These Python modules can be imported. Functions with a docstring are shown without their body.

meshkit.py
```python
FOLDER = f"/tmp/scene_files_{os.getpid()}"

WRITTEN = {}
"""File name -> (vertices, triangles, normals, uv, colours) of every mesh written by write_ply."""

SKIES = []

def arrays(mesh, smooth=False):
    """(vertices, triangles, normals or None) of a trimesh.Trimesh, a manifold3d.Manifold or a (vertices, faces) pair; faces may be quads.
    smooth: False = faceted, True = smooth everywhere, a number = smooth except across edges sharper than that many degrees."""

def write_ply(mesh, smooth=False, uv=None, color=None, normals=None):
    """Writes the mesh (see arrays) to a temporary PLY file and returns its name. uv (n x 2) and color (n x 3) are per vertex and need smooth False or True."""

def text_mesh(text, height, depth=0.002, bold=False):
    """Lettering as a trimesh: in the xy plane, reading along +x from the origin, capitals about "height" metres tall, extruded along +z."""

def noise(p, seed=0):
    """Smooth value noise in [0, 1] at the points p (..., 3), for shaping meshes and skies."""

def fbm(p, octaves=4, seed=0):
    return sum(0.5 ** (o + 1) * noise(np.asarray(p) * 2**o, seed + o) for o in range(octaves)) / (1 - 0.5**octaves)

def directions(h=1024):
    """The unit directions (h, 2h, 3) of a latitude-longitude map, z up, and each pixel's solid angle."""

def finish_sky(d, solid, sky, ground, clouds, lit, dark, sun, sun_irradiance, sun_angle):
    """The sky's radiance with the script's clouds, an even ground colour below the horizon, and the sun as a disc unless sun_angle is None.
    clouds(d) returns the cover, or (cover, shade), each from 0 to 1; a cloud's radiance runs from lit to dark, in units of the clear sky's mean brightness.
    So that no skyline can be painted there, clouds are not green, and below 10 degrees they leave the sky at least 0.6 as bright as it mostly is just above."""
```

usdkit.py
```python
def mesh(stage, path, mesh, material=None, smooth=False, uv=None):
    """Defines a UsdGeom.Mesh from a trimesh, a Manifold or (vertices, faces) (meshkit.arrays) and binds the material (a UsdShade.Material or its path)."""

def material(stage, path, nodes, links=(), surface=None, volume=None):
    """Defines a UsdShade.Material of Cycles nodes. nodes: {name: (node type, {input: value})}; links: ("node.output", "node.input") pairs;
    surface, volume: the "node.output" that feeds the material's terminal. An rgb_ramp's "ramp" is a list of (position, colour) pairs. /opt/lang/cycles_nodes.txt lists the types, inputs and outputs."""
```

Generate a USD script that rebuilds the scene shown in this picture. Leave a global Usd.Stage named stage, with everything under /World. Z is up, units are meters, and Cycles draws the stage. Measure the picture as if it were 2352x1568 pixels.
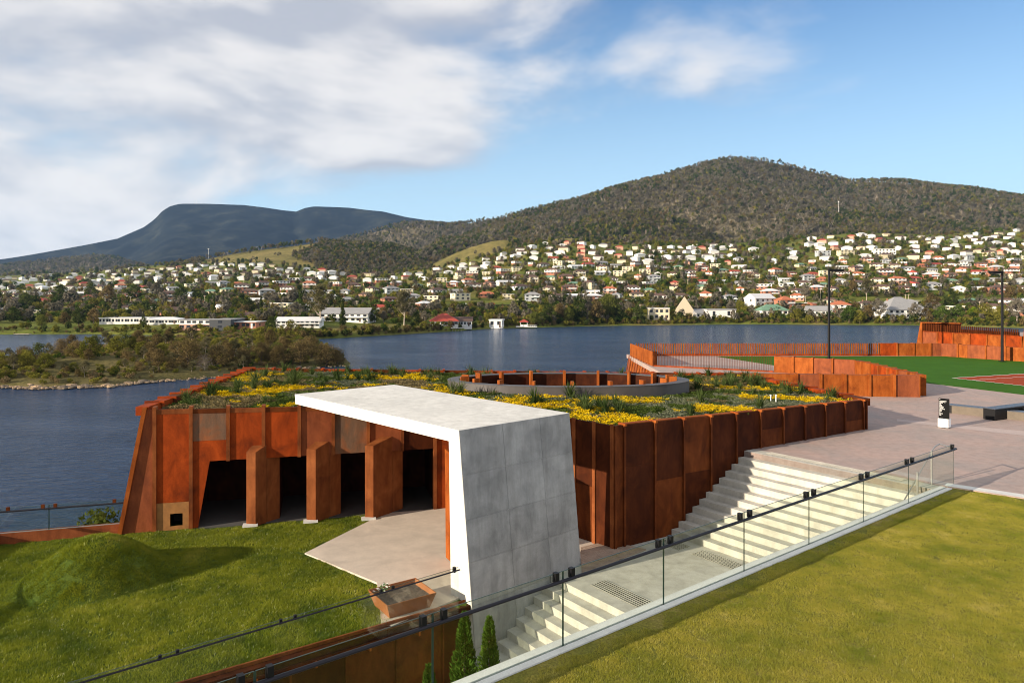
import math, random
import numpy as np
import trimesh
import shapely
from shapely.geometry import Polygon, LineString, Point, box as sbox
from shapely.ops import triangulate
import meshkit, usdkit
from pxr import Usd, UsdGeom, UsdLux, UsdShade, Sdf, Gf, Vt

stage = Usd.Stage.CreateInMemory()
UsdGeom.SetStageUpAxis(stage, "Z")
UsdGeom.SetStageMetersPerUnit(stage, 1.0)
UsdGeom.Xform.Define(stage, "/World")
UsdGeom.Scope.Define(stage, "/World/Looks")
PI = math.pi
# ------------------------------------------------------------------ camera
F, CX, HY, CZ = 1620.0, 1176.0, 683.0, 5.6       # survey of the photograph (2352 wide): focal length, centre, horizon, eye height over the plaza
cam = UsdGeom.Camera.Define(stage, "/World/camera")
cam.CreateHorizontalApertureAttr(36.0)
cam.CreateVerticalApertureAttr(24.0)
cam.CreateFocalLengthAttr(F / 2352 * 36)
cam.CreateVerticalApertureOffsetAttr(-101.0 / 2352 * 36)
cam.CreateClippingRangeAttr((0.1, 60000.0))
cam.AddTranslateOp().Set((0, 0, CZ))
cam.AddRotateXOp().Set(90)
cam.CreateExposureAttr(EXPOSURE := 0.80)
# ------------------------------------------------------------------ sun and sky
SUN_AZ, SUN_EL = math.radians(30.0), math.radians(16.0)   # shadows run 30 degrees off the +x axis
S = np.array([-math.cos(SUN_AZ) * math.cos(SUN_EL), -math.sin(SUN_AZ) * math.cos(SUN_EL), math.sin(SUN_EL)])
sun = UsdLux.DistantLight.Define(stage, "/World/sun")
sun.CreateIntensityAttr(1.25)
sun.CreateAngleAttr(0.5)
sun.CreateColorAttr((1.0, 0.86, 0.68))
sun.GetPrim().CreateAttribute("inputs:normalize", Sdf.ValueTypeNames.Bool).Set(True)
_z = S; _x = np.cross([0, 0, 1.0], _z); _x /= np.linalg.norm(_x); _y = np.cross(_z, _x)
sun.AddTransformOp().Set(Gf.Matrix4d(*_x, 0, *_y, 0, *_z, 0, 0, 0, 0, 1))
dome = UsdLux.DomeLight.Define(stage, "/World/sky")
dome.GetPrim().SetCustomDataByKey("kind", "structure")
SKY = usdkit.material(stage, "/World/Looks/sky_look", {
    "sky": ("sky_texture", {"sky_type": "single_scattering", "sun_disc": False, "sun_elevation": SUN_EL, "sun_rotation": math.atan2(S[0], S[1]), "altitude": 60.0, "air_density": 1.25, "aerosol_density": 0.7, "ozone_density": 1.3}),
    "tc": ("texture_coordinate", {}),
    "sep": ("separate_xyz", {}),
    "zc": ("math", {"math_type": "maximum", "value2": 0.0}),
    "zo": ("math", {"math_type": "add", "value2": 0.12}),
    "px": ("math", {"math_type": "divide"}), "py": ("math", {"math_type": "divide"}),
    "p": ("combine_xyz", {"z": 0.0}), "mapn": ("mapping", {"scale": (2.3, 2.3, 5.2), "location": (0.4, 0.25, 0.0)}), "mapo": ("mapping", {"scale": (2.3, 2.3, 5.2), "location": (0.34, 0.22, 0.16)}), "dif": ("math", {"math_type": "subtract"}), "amp": ("math", {"math_type": "multiply_add", "value2": 3.2, "value3": 0.52}),
    # a cloud sheet seen from below: big soft bank to the left, thinning to wisps on the right
    "n1": ("noise_texture", {"scale": 1.35, "detail": 7.0, "roughness": 0.5, "distortion": 0.2}),
    "map2": ("mapping", {"scale": (0.35, 0.9, 1.0), "location": (3.1, 1.7, 0.0), "rotation": (0, 0, 0.35)}),
    "n2": ("noise_texture", {"scale": 0.9, "detail": 6.0, "roughness": 0.6, "distortion": 0.4}),
    "bx": ("math", {"math_type": "multiply", "value2": -0.25}),
    "by": ("math", {"math_type": "multiply_add", "value2": -0.20}),
    "bias": ("math", {"math_type": "add", "value2": 0.565}),
    "biasc": ("clamp", {"min": -0.5, "max": 0.24}),
    "s1": ("math", {"math_type": "add"}),
    "c1": ("map_range", {"range_type": "smoothstep", "from_min": 0.46, "from_max": 0.72, "to_min": 0.0, "to_max": 0.9, "clamp": True}),
    "c2": ("map_range", {"range_type": "smoothstep", "from_min": 0.52, "from_max": 0.74, "to_min": 0.0, "to_max": 0.3, "clamp": True}),
    "cov": ("math", {"math_type": "maximum"}),
    "shade": ("map_range", {"range_type": "smoothstep", "from_min": 0.15, "from_max": 0.85, "to_min": 0.0, "to_max": 1.0, "clamp": True}),
    "n3": ("noise_texture", {"scale": 1.35, "detail": 4.0, "roughness": 0.5, "distortion": 0.2}),
    "ccol": ("mix_color", {"blend_type": "mix", "a": (5.2, 5.4, 6.0), "b": (8.8, 8.5, 8.3)}),
    "tint": ("mix_color", {"blend_type": "multiply", "fac": 1.0, "b": (0.68, 1.03, 1.50)}),
    "hzr": ("map_range", {"range_type": "smoothstep", "from_min": -0.05, "from_max": 0.46, "to_min": 0.88, "to_max": 0.0, "clamp": True}),
    "hz": ("mix_color", {"blend_type": "mix", "b": (6.6, 9.2, 11.2)}),
    "mix": ("mix_color", {"blend_type": "mix", "use_clamp": False}),
    "bg": ("background_shader", {"strength": 0.062}),
}, [("tc.generated", "sep.vector"), ("sep.z", "zc.value1"), ("zc.value", "zo.value1"), ("sep.x", "px.value1"), ("zo.value", "px.value2"),
    ("sep.y", "py.value1"), ("zo.value", "py.value2"), ("px.value", "p.x"), ("py.value", "p.y"), ("tc.generated", "mapn.vector"), ("mapn.vector", "n1.vector"), ("tc.generated", "mapo.vector"), ("p.vector", "map2.vector"), ("map2.vector", "n2.vector"),
    ("mapo.vector", "n3.vector"), ("n1.fac", "dif.value1"), ("n3.fac", "dif.value2"), ("dif.value", "amp.value1"), ("px.value", "bx.value1"), ("py.value", "by.value1"), ("bx.value", "by.value3"), ("by.value", "bias.value1"), ("bias.value", "biasc.value"),
    ("biasc.result", "s1.value1"), ("n1.fac", "s1.value2"), ("s1.value", "c1.value"), ("n2.fac", "c2.value"), ("c1.result", "cov.value1"), ("c2.result", "cov.value2"),
    ("amp.value", "shade.value"), ("shade.result", "ccol.fac"), ("sky.color", "tint.a"), ("tint.result", "hz.a"), ("zc.value", "hzr.value"), ("hzr.result", "hz.fac"), ("hz.result", "mix.a"), ("ccol.result", "mix.b"), ("cov.value", "mix.fac"), ("mix.result", "bg.color")], surface="bg.background")
UsdShade.MaterialBindingAPI.Apply(dome.GetPrim()).Bind(SKY)

# ------------------------------------------------------------------ helpers
def P(X, Y, z=0.0):
    """Site survey: the point of the level z that the photograph shows at X, Y."""
    d = (CZ - z) * F / (Y - HY)
    return np.array([(X - CX) / F * d, d, z])
def PD(X, Y, d):
    return np.array([(X - CX) / F * d, d, CZ - (Y - HY) / F * d])
_used = {}
def path_for(name, parent=None):
    base = f"{parent}/{name}" if parent else f"/World/{name}"
    k = _used.get(base, -1) + 1
    _used[base] = k
    return base if k == 0 else f"{base}_{k:03d}"
def data(path, **kw):
    p = stage.GetPrimAtPath(path)
    for k, v in kw.items():
        if v:
            p.SetCustomDataByKey(k, v)
def thing(name, label, cat, group=None, loc=None, rz=0.0, sc=None):
    path = path_for(name)
    x = UsdGeom.Xform.Define(stage, path)
    if loc is not None:
        x.AddTranslateOp().Set(tuple(float(v) for v in loc))
        if rz: x.AddRotateZOp().Set(math.degrees(rz))
        if sc is not None: x.AddScaleOp().Set(tuple(float(v) for v in (sc if np.ndim(sc) else (sc, sc, sc))))
    data(path, label=label, category=cat, group=group)
    return path
def part(parent, name, mesh, mat, label=None, smooth=False, kind=None):
    path = path_for(name, parent)
    usdkit.mesh(stage, path, mesh.get() if isinstance(mesh, MB) else mesh, mat, smooth)
    data(path, label=label, kind=kind)
    return path
def single(name, mesh, mat, label=None, cat=None, group=None, kind=None, smooth=False):
    path = path_for(name)
    usdkit.mesh(stage, path, mesh.get() if isinstance(mesh, MB) else mesh, mat, smooth)
    data(path, label=label, category=cat, group=group, kind=kind)
    return path
def copy_of(src, name, loc, rz=0.0, sc=None, label=None, cat=None, group=None):
    path = path_for(name)
    q = stage.DefinePrim(path, stage.GetPrimAtPath(src).GetTypeName())
    q.GetReferences().AddInternalReference(src)
    sc = (1, 1, 1) if sc is None else sc if np.ndim(sc) else (sc, sc, sc)
    q.CreateAttribute("xformOp:translate", Sdf.ValueTypeNames.Double3, False).Set(Gf.Vec3d(*map(float, loc)))
    q.CreateAttribute("xformOp:rotateZ", Sdf.ValueTypeNames.Float, False).Set(float(math.degrees(rz)))
    q.CreateAttribute("xformOp:scale", Sdf.ValueTypeNames.Float3, False).Set(Gf.Vec3f(*map(float, sc)))
    q.CreateAttribute("xformOpOrder", Sdf.ValueTypeNames.TokenArray, False, Sdf.VariabilityUniform).Set(["xformOp:translate", "xformOp:rotateZ", "xformOp:scale"])
    if q.GetTypeName() == "Xform": q.SetInstanceable(True)
    data(path, label=label, category=cat, group=group)
    return path
def scatter(name, protos, points, yaw, scale, which=None, quats=None, kind="stuff", label=None, parent=None, cat=None):
    """protos: list of (mesh, material). Lots of copies of small growing things."""
    path = path_for(name, parent)
    pi = UsdGeom.PointInstancer.Define(stage, path)
    for i, (m, mat) in enumerate(protos):
        pp = f"{path}/kind_{'abcdefghij'[i]}"
        usdkit.mesh(stage, pp, m.get() if isinstance(m, MB) else m, mat)
        pi.CreatePrototypesRel().AddTarget(pp)
    n = len(points)
    pi.CreatePositionsAttr(Vt.Vec3fArray.FromNumpy(np.asarray(points, np.float32)))
    h = np.asarray(yaw) / 2
    q = Vt.QuathArray([Gf.Quath(float(math.cos(a)), 0, 0, float(math.sin(a))) for a in h])
    if quats is not None: q = Vt.QuathArray([Gf.Quath(*map(float, k)) for k in quats])
    pi.CreateOrientationsAttr(q)
    sc = np.asarray(scale, np.float32)
    if sc.ndim == 1: sc = np.repeat(sc[:, None], 3, 1)
    pi.CreateScalesAttr(Vt.Vec3fArray.FromNumpy(sc))
    w = np.zeros(n, np.int32) if which is None else np.asarray(which, np.int32)
    pi.CreateProtoIndicesAttr(Vt.IntArray.FromNumpy(w))
    data(path, kind=kind, label=label, category=cat)
    return path
class MB:
    """Collects boxes, bars and sheets into one mesh."""
    def __init__(s): s.v, s.f, s.n = [], [], 0
    def add(s, v, f):
        v = np.asarray(v, float); f = np.asarray(f, int)
        if f.shape[1] == 4: f = np.vstack([f[:, [0, 1, 2]], f[:, [0, 2, 3]]])
        s.v.append(v); s.f.append(f + s.n); s.n += len(v); return s
    def hexa(s, a, b):
        """a, b: two quads (4 x 3), a outward-facing counter-clockwise seen from outside, b the same behind it."""
        v = np.vstack([a, b])
        f = [[0, 1, 2, 3], [7, 6, 5, 4], [1, 0, 4, 5], [2, 1, 5, 6], [3, 2, 6, 7], [0, 3, 7, 4]]
        m = trimesh.Trimesh(v, np.vstack([np.array(f)[:, [0, 1, 2]], np.array(f)[:, [0, 2, 3]]]), process=False)
        if m.volume < 0: m.invert()
        return s.add(m.vertices, m.faces)
    def box(s, c, size, rz=0.0):
        x, y, z = np.asarray(size, float) / 2
        v = np.array([[a * x, b * y, c_ * z] for c_ in (-1, 1) for a, b in ((-1, -1), (1, -1), (1, 1), (-1, 1))])
        cs, sn = math.cos(rz), math.sin(rz)
        v = np.c_[v[:, 0] * cs - v[:, 1] * sn, v[:, 0] * sn + v[:, 1] * cs, v[:, 2]] + np.asarray(c, float)
        return s.add(v, [[3, 2, 1, 0], [4, 5, 6, 7], [0, 1, 5, 4], [1, 2, 6, 5], [2, 3, 7, 6], [3, 0, 4, 7]])
    def beam(s, p, q, w, h, up=(0, 0, 1)):
        p, q = np.asarray(p, float), np.asarray(q, float)
        d = q - p; d /= np.linalg.norm(d)
        u = np.cross(d, up); u /= np.linalg.norm(u); t = np.cross(u, d)
        o = [-u * w / 2 - t * h / 2, u * w / 2 - t * h / 2, u * w / 2 + t * h / 2, -u * w / 2 + t * h / 2]
        return s.hexa([p + k for k in o], [q + k for k in o])
    def tube(s, pts, r, n=8, r2=None):
        pts = np.asarray(pts, float); m = len(pts)
        rr = np.linspace(r, r if r2 is None else r2, m)
        t = np.gradient(pts, axis=0); t /= np.linalg.norm(t, axis=1, keepdims=True)
        v = []
        for i in range(m):
            a = np.cross(t[i], [0, 0, 1.0])
            if np.linalg.norm(a) < 1e-3: a = np.array([1.0, 0, 0])
            a /= np.linalg.norm(a); b = np.cross(t[i], a)
            for k in range(n):
                v.append(pts[i] + rr[i] * (math.cos(2 * PI * k / n) * a + math.sin(2 * PI * k / n) * b))
        f = [[i * n + k, i * n + (k + 1) % n, (i + 1) * n + (k + 1) % n, (i + 1) * n + k] for i in range(m - 1) for k in range(n)]
        f = [x[::-1] for x in f]
        c = [[0, k, k + 1] for k in range(1, n - 1)] + [[(m - 1) * n, (m - 1) * n + k + 1, (m - 1) * n + k] for k in range(1, n - 1)]
        s.add(v, f); s.f.append(np.array(c) + s.n - len(v)); return s
    def poly(s, poly, z0, z1):
        """Extrudes a shapely polygon."""
        for g in getattr(poly, "geoms", [poly]):
            if g.is_empty or g.area < 1e-5: continue
            m = trimesh.creation.extrude_polygon(g, z1 - z0, engine="earcut")
            s.add(m.vertices + [0, 0, z0], m.faces)
        return s
    def sheet(s, poly, z):
        for g in getattr(poly, "geoms", [poly]):
            if g.is_empty: continue
            v, f = trimesh.creation.triangulate_polygon(g, engine="earcut")
            a = v[f]; cr = (a[:, 1, 0] - a[:, 0, 0]) * (a[:, 2, 1] - a[:, 0, 1]) - (a[:, 1, 1] - a[:, 0, 1]) * (a[:, 2, 0] - a[:, 0, 0])
            f = np.where((cr < 0)[:, None], f[:, ::-1], f)
            s.add(np.c_[v, np.full(len(v), z)], f)
        return s
    def mesh(s, m): return s.add(m.vertices, m.faces)
    def get(s): return (np.vstack(s.v), np.vstack(s.f))
def rng(seed): return np.random.default_rng(seed)

# ------------------------------------------------------------------ materials
L = {}
def mat(name, nodes, links, surface="p.BSDF"):
    L[name] = usdkit.material(stage, f"/World/Looks/{name}", nodes, links, surface=surface)
    return L[name]
def plain(name, col, rough=0.6, metallic=0.0, spec=0.5, var=0.0, scale=3.0):
    if not var:
        return mat(name, {"p": ("principled_bsdf", {"base_color": col, "roughness": rough, "metallic": metallic, "specular_ior_level": spec})}, [])
    lo, hi = [c * (1 - var) for c in col], [c * (1 + var) for c in col]
    return mat(name, {"g": ("geometry", {}), "n": ("noise_texture", {"scale": scale, "detail": 5.0, "roughness": 0.6}), "r": ("rgb_ramp", {"ramp": [(0.3, lo), (0.7, hi)]}),
                      "p": ("principled_bsdf", {"roughness": rough, "metallic": metallic, "specular_ior_level": spec})},
               [("g.position", "n.vector"), ("n.fac", "r.fac"), ("r.color", "p.base_color")])
def corten(name, a, b, c, streak=1.0, rough=0.62):
    """Weathered steel: blotches, downward runs and fine pitting."""
    return mat(name, {
        "g": ("geometry", {}), "oi": ("object_info", {}),
        "m1": ("mapping", {"scale": (1.5, 1.5, 1.0)}), "m2": ("mapping", {"scale": (5.0, 5.0, 1.1)}),
        "n1": ("noise_texture", {"scale": 1.0, "detail": 6.0, "roughness": 0.62, "distortion": 0.6}),
        "n2": ("noise_texture", {"scale": 1.0, "detail": 4.0, "roughness": 0.6}),
        "n3": ("noise_texture", {"scale": 38.0, "detail": 3.0, "roughness": 0.6}),
        "r1": ("rgb_ramp", {"ramp": [(0.28, c), (0.46, b), (0.66, a)]}),
        "r2": ("rgb_ramp", {"ramp": [(0.3, (0.55, 0.5, 0.46)), (0.62, (1.08, 1.04, 1.0))]}),
        "r3": ("rgb_ramp", {"ramp": [(0.3, (0.8, 0.78, 0.75)), (0.7, (1.15, 1.15, 1.12))]}),
        "x1": ("mix_color", {"blend_type": "multiply", "fac": 0.5 * streak}), "x2": ("mix_color", {"blend_type": "multiply", "fac": 0.8}),
        "b": ("bump", {"strength": 0.25, "distance": 0.004}),
        "p": ("principled_bsdf", {"roughness": rough, "specular_ior_level": 0.05})},
        [("g.position", "m1.vector"), ("g.position", "m2.vector"), ("m1.vector", "n1.vector"), ("m2.vector", "n2.vector"), ("g.position", "n3.vector"),
         ("n1.fac", "r1.fac"), ("n2.fac", "r2.fac"), ("n3.fac", "r3.fac"), ("r1.color", "x1.a"), ("r2.color", "x1.b"), ("x1.result", "x2.a"), ("r3.color", "x2.b"),
         ("x2.result", "p.base_color"), ("n3.fac", "b.height"), ("b.normal", "p.normal")])
corten("steel_orange", (0.36, 0.103, 0.022), (0.27, 0.070, 0.014), (0.15, 0.036, 0.010))
corten("steel_red", (0.36, 0.060, 0.010), (0.25, 0.042, 0.008), (0.12, 0.024, 0.008))
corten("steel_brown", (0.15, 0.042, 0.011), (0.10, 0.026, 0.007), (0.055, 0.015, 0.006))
corten("steel_umber", (0.078, 0.02, 0.006), (0.048, 0.012, 0.004), (0.026, 0.007, 0.0035))  # rust tone darkened to carry the shade on stair and path walls
corten("steel_pier", (0.27, 0.09, 0.03), (0.20, 0.062, 0.02), (0.13, 0.04, 0.015))  # shade of the fin sides is partly put into this even tone
corten("steel_grey", (0.27, 0.10, 0.045), (0.17, 0.10, 0.065), (0.13, 0.085, 0.065))
corten("steel_rose", (0.30, 0.088, 0.034), (0.23, 0.066, 0.028), (0.16, 0.048, 0.024))
corten("steel_rib", (0.28, 0.092, 0.03), (0.19, 0.056, 0.018), (0.10, 0.032, 0.014), rough=0.55)
corten("steel_inside_shade", (0.075, 0.022, 0.009), (0.045, 0.014, 0.007), (0.025, 0.009, 0.005))  # interior shade is put into this very dark rust tone
def concrete(name, a, b, scale=1.0, stain=0.5, bump=0.3):
    return mat(name, {
        "g": ("geometry", {}),
        "n1": ("noise_texture", {"scale": 0.9 * scale, "detail": 7.0, "roughness": 0.62, "distortion": 0.4}),
        "m2": ("mapping", {"scale": (3.5, 3.5, 0.5)}), "n2": ("noise_texture", {"scale": 1.0, "detail": 5.0, "roughness": 0.65}),
        "n3": ("noise_texture", {"scale": 45.0, "detail": 3.0}),
        "r1": ("rgb_ramp", {"ramp": [(0.3, b), (0.64, a)]}),
        "r2": ("rgb_ramp", {"ramp": [(0.3, (0.66, 0.65, 0.63)), (0.58, (1.04, 1.04, 1.03))]}),
        "r3": ("rgb_ramp", {"ramp": [(0.32, (0.9, 0.9, 0.9)), (0.68, (1.06, 1.06, 1.06))]}),
        "x1": ("mix_color", {"blend_type": "multiply", "fac": stain}), "x2": ("mix_color", {"blend_type": "multiply", "fac": 0.9}),
        "b": ("bump", {"strength": bump, "distance": 0.003}),
        "p": ("principled_bsdf", {"roughness": 0.75, "specular_ior_level": 0.3})},
        [("g.position", "n1.vector"), ("g.position", "m2.vector"), ("m2.vector", "n2.vector"), ("g.position", "n3.vector"), ("n1.fac", "r1.fac"), ("n2.fac", "r2.fac"), ("n3.fac", "r3.fac"),
         ("r1.color", "x1.a"), ("r2.color", "x1.b"), ("x1.result", "x2.a"), ("r3.color", "x2.b"), ("x2.result", "p.base_color"), ("n3.fac", "b.height"), ("b.normal", "p.normal")])
concrete("concrete_wall", (0.40, 0.395, 0.38), (0.24, 0.24, 0.235), 1.3, 0.75)
concrete("concrete_top", (0.72, 0.70, 0.645), (0.58, 0.565, 0.52), 0.9, 0.5)
concrete("concrete_stair", (0.54, 0.515, 0.45), (0.40, 0.38, 0.33), 1.6, 0.5)
concrete("concrete_kerb", (0.66, 0.645, 0.61), (0.58, 0.565, 0.53), 1.2, 0.3)
concrete("gravel_path", (0.60, 0.52, 0.43), (0.47, 0.41, 0.34), 1.1, 0.2, 0.6)
concrete("plaza_paving", (0.42, 0.30, 0.255), (0.315, 0.265, 0.24), 0.55, 0.5, 0.3)
concrete("plaza_band", (0.47, 0.37, 0.33), (0.42, 0.335, 0.305), 0.5, 0.2, 0.3)
concrete("deck_board", (0.40, 0.30, 0.23), (0.30, 0.22, 0.165), 2.0, 0.5, 0.3)
plain("court_green", (0.042, 0.115, 0.011), 0.9, 0.0, 0.05, var=0.13, scale=0.6)
plain("court_red", (0.29, 0.055, 0.022), 0.9, 0.0, 0.05, var=0.1, scale=0.8)
plain("line_white", (0.72, 0.70, 0.66), 0.7)
plain("black_metal", (0.007, 0.007, 0.008), 0.45, 0.0, 0.2)
plain("rail_metal", (0.018, 0.016, 0.022), 0.38, 0.2, 0.35)
plain("steel_bright", (0.42, 0.40, 0.37), 0.35, 0.8)
plain("ring_grey", (0.085, 0.076, 0.074), 0.5, 0.2, 0.4, var=0.12, scale=1.5)
plain("sign_black", (0.003, 0.003, 0.003), 0.5, 0.0, 0.08)
plain("sign_white", (0.82, 0.81, 0.78), 0.5)
plain("bench_black", (0.008, 0.008, 0.009), 0.5, 0.0, 0.2)
plain("bench_top", (0.055, 0.06, 0.075), 0.35)
plain("bench_brown_shaded", (0.125, 0.098, 0.07), 0.7, var=0.12, scale=4.0)  # brown lowered so the colour carries the shade on the bench front
plain("grate_dark", (0.10, 0.098, 0.09), 0.5, 0.4)
plain("grate_pit", (0.035, 0.035, 0.033), 0.9)
plain("soil", (0.10, 0.072, 0.05), 0.95, var=0.45, scale=22.0)
plain("plywood", (0.30, 0.13, 0.034), 0.6, var=0.18, scale=5.0)
plain("dark_void", (0.012, 0.010, 0.009), 0.9)
plain("planter_steel", (0.27, 0.092, 0.024), 0.6, var=0.12, scale=3.0)
plain("grass_edge", (0.05, 0.06, 0.02), 0.9)
def glass(name, tint):
    return mat(name, {"fr": ("fresnel", {"IOR": 1.5}), "t": ("transparent_bsdf", {"color": tint}), "gl": ("glossy_bsdf", {"roughness": 0.0, "color": (0.95, 0.97, 0.96)}), "m": ("mix_closure", {})},
               [("fr.fac", "m.fac"), ("t.BSDF", "m.closure1"), ("gl.BSDF", "m.closure2")], surface="m.closure")
glass("pane_glass", (0.90, 0.945, 0.90))
plain("glass_edge", (0.025, 0.05, 0.04), 0.25)
# ------------------------------------------------------------------ levels and main lines of the site (plaza = 0)
LO, PATH, WATER = -2.4, -4.6, -13.4
def lerp(a, b, t): return np.asarray(a, float) + (np.asarray(b, float) - np.asarray(a, float)) * t
def unit(v): v = np.asarray(v, float); return v / np.linalg.norm(v)
W0 = P(355, 1220, LO)[:2]                                # left facade: first rib
WE = unit(P(1000, 1169, LO)[:2] - W0)                    # its run
WN = np.array([WE[1], -WE[0]])                           # towards the lawn
PITCH = 1.205
ZL0 = PD(355, 938, W0[1])[2]                             # parapet at the left
Q0 = W0 - WE * 0.30
Q1 = W0 + WE * 10.6
Q3 = P(1410, 1262, LO)[:2]                               # corner by the stairs
Z3 = PD(1415, 978, Q3[1])[2]
Q4 = P(1990, 985, 0.0)[:2]
Z4 = PD(1997, 919, Q4[1])[2]
Q2 = np.array([2.13, 23.55])
A_ = np.array([[1, *Q0], [1, *Q3], [1, *Q4]])
RZ = np.linalg.solve(A_, [ZL0, Z3, Z4])
def zr(x, y): return RZ[0] + RZ[1] * x + RZ[2] * y      # top of the parapets, falling gently to the north-east
Q5 = np.array([13.35, 40.6]); Q6 = np.array([-14.3, 38.4])
KI0, KU = P(1595.4, 1341.6)[:2], unit(P(1801, 1258.8)[:2] - P(1595.4, 1341.6)[:2])   # inner edge of the kerb over the stairs
KN = np.array([KU[1], -KU[0]])                           # towards the upper lawn
KW = 0.34
def kerb(t, off=0.0): return KI0 + KU * t + KN * off
UD = -KU                                                 # down the stairs
def k_at(px, off, z=0.0):
    """run along the kerb at which the photograph's column px crosses the line `off` away from its inner edge"""
    q = (px - CX) / F
    o = KI0 + KN * off
    return (o[0] - q * o[1]) / (q * KU[1] - KU[0])

# ------------------------------------------------------------------ plaza, court, lawns
EL = unit(P(2352, 1143)[:2] - P(2187, 1118)[:2])          # edge between upper lawn and plaza
E0 = P(2187, 1118)[:2]
E1 = P(1729, 1039)[:2] + np.array([-0.3, 0.4]); E2 = kerb(k_at(2139, 0.0), 0.0)
plaza_poly = Polygon([tuple(E2), tuple(E1), tuple(E1 + [-1.2, 1.6]), (9.5, 33), (11.0, 43), (11.3, 69.5), (62, 69.5), (62, 8), tuple(E0 + EL * 12), tuple(E0 + EL * 0.0), tuple(kerb(k_at(2187, KW), 0.0))])
single("plaza", MB().poly(plaza_poly.buffer(0), -0.35, 0.0), L["plaza_paving"], "broad pinkish grey paved plaza beside the rusty roof wall", kind="structure")
band = Polygon([tuple(P(2060, 967)[:2]), tuple(P(2352, 1000)[:2]), tuple(P(2600, 1028)[:2]), tuple(P(2600, 1018)[:2]), tuple(P(2352, 990)[:2]), tuple(P(2060, 962)[:2])])
single("paving_band", MB().sheet(band, 0.004), L["plaza_band"], "paler paving strip crossing the plaza", kind="structure")
edge = Polygon([tuple(E0 - EL * 0.2), tuple(E0 + EL * 12), tuple(E0 + EL * 12 + np.array([-EL[1], EL[0]]) * 0.42), tuple(E0 - EL * 0.2 + np.array([-EL[1], EL[0]]) * 0.42)])
if edge.exterior.is_ccw is False: edge = Polygon(list(edge.exterior.coords)[::-1])
single("lawn_edging", MB().sheet(edge, 0.006), L["concrete_kerb"], "pale concrete edging between upper lawn and plaza", kind="structure")
g0, g1, g2, g3 = P(1650, 819.5)[:2], P(1780, 839.5)[:2], P(2114, 878)[:2], P(2352, 906.5)[:2]
gx = unit(g3 - g2)
court = Polygon([tuple(g0 + [0, 0.6]), tuple(g0), tuple(g1), tuple(g2), tuple(g3), tuple(g3 + gx * 12), (62, 35), (62, 67.2), (40, 67.2)])
single("sports_court", MB().sheet(court, 0.004), L["court_green"], "green sports court surface inside the rusty fences", kind="structure")
c0, c1, c2 = P(2187, 868)[:2], P(2352, 858.2)[:2], P(2352, 886)[:2]
ca, cb = unit(c1 - c0), unit(c2 - c0)
red = Polygon([tuple(c0), tuple(c0 + cb * 14), tuple(c0 + cb * 14 + ca * 24), tuple(c0 + ca * 24)])
single("playing_court", MB().sheet(red, 0.008), L["court_red"], "terracotta red playing court with white lines", kind="structure")
def stripe(p, q, w, z=0.012):
    n = np.array([-(q - p)[1], (q - p)[0]]); n = n / np.linalg.norm(n) * w / 2
    pg = Polygon([tuple(p + n), tuple(p - n), tuple(q - n), tuple(q + n)])
    return MB().sheet(pg if pg.exterior.is_ccw else Polygon(list(pg.exterior.coords)[::-1]), z)
cl = "/World/playing_court"
part(cl, "court_line", stripe(c0, c0 + ca * 24, 0.10), L["line_white"])
part(cl, "court_line", stripe(c0, c0 + cb * 14, 0.10), L["line_white"])
part(cl, "court_line", stripe(c0 + cb * 1.37, c0 + cb * 1.37 + ca * 24, 0.07), L["line_white"])

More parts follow.
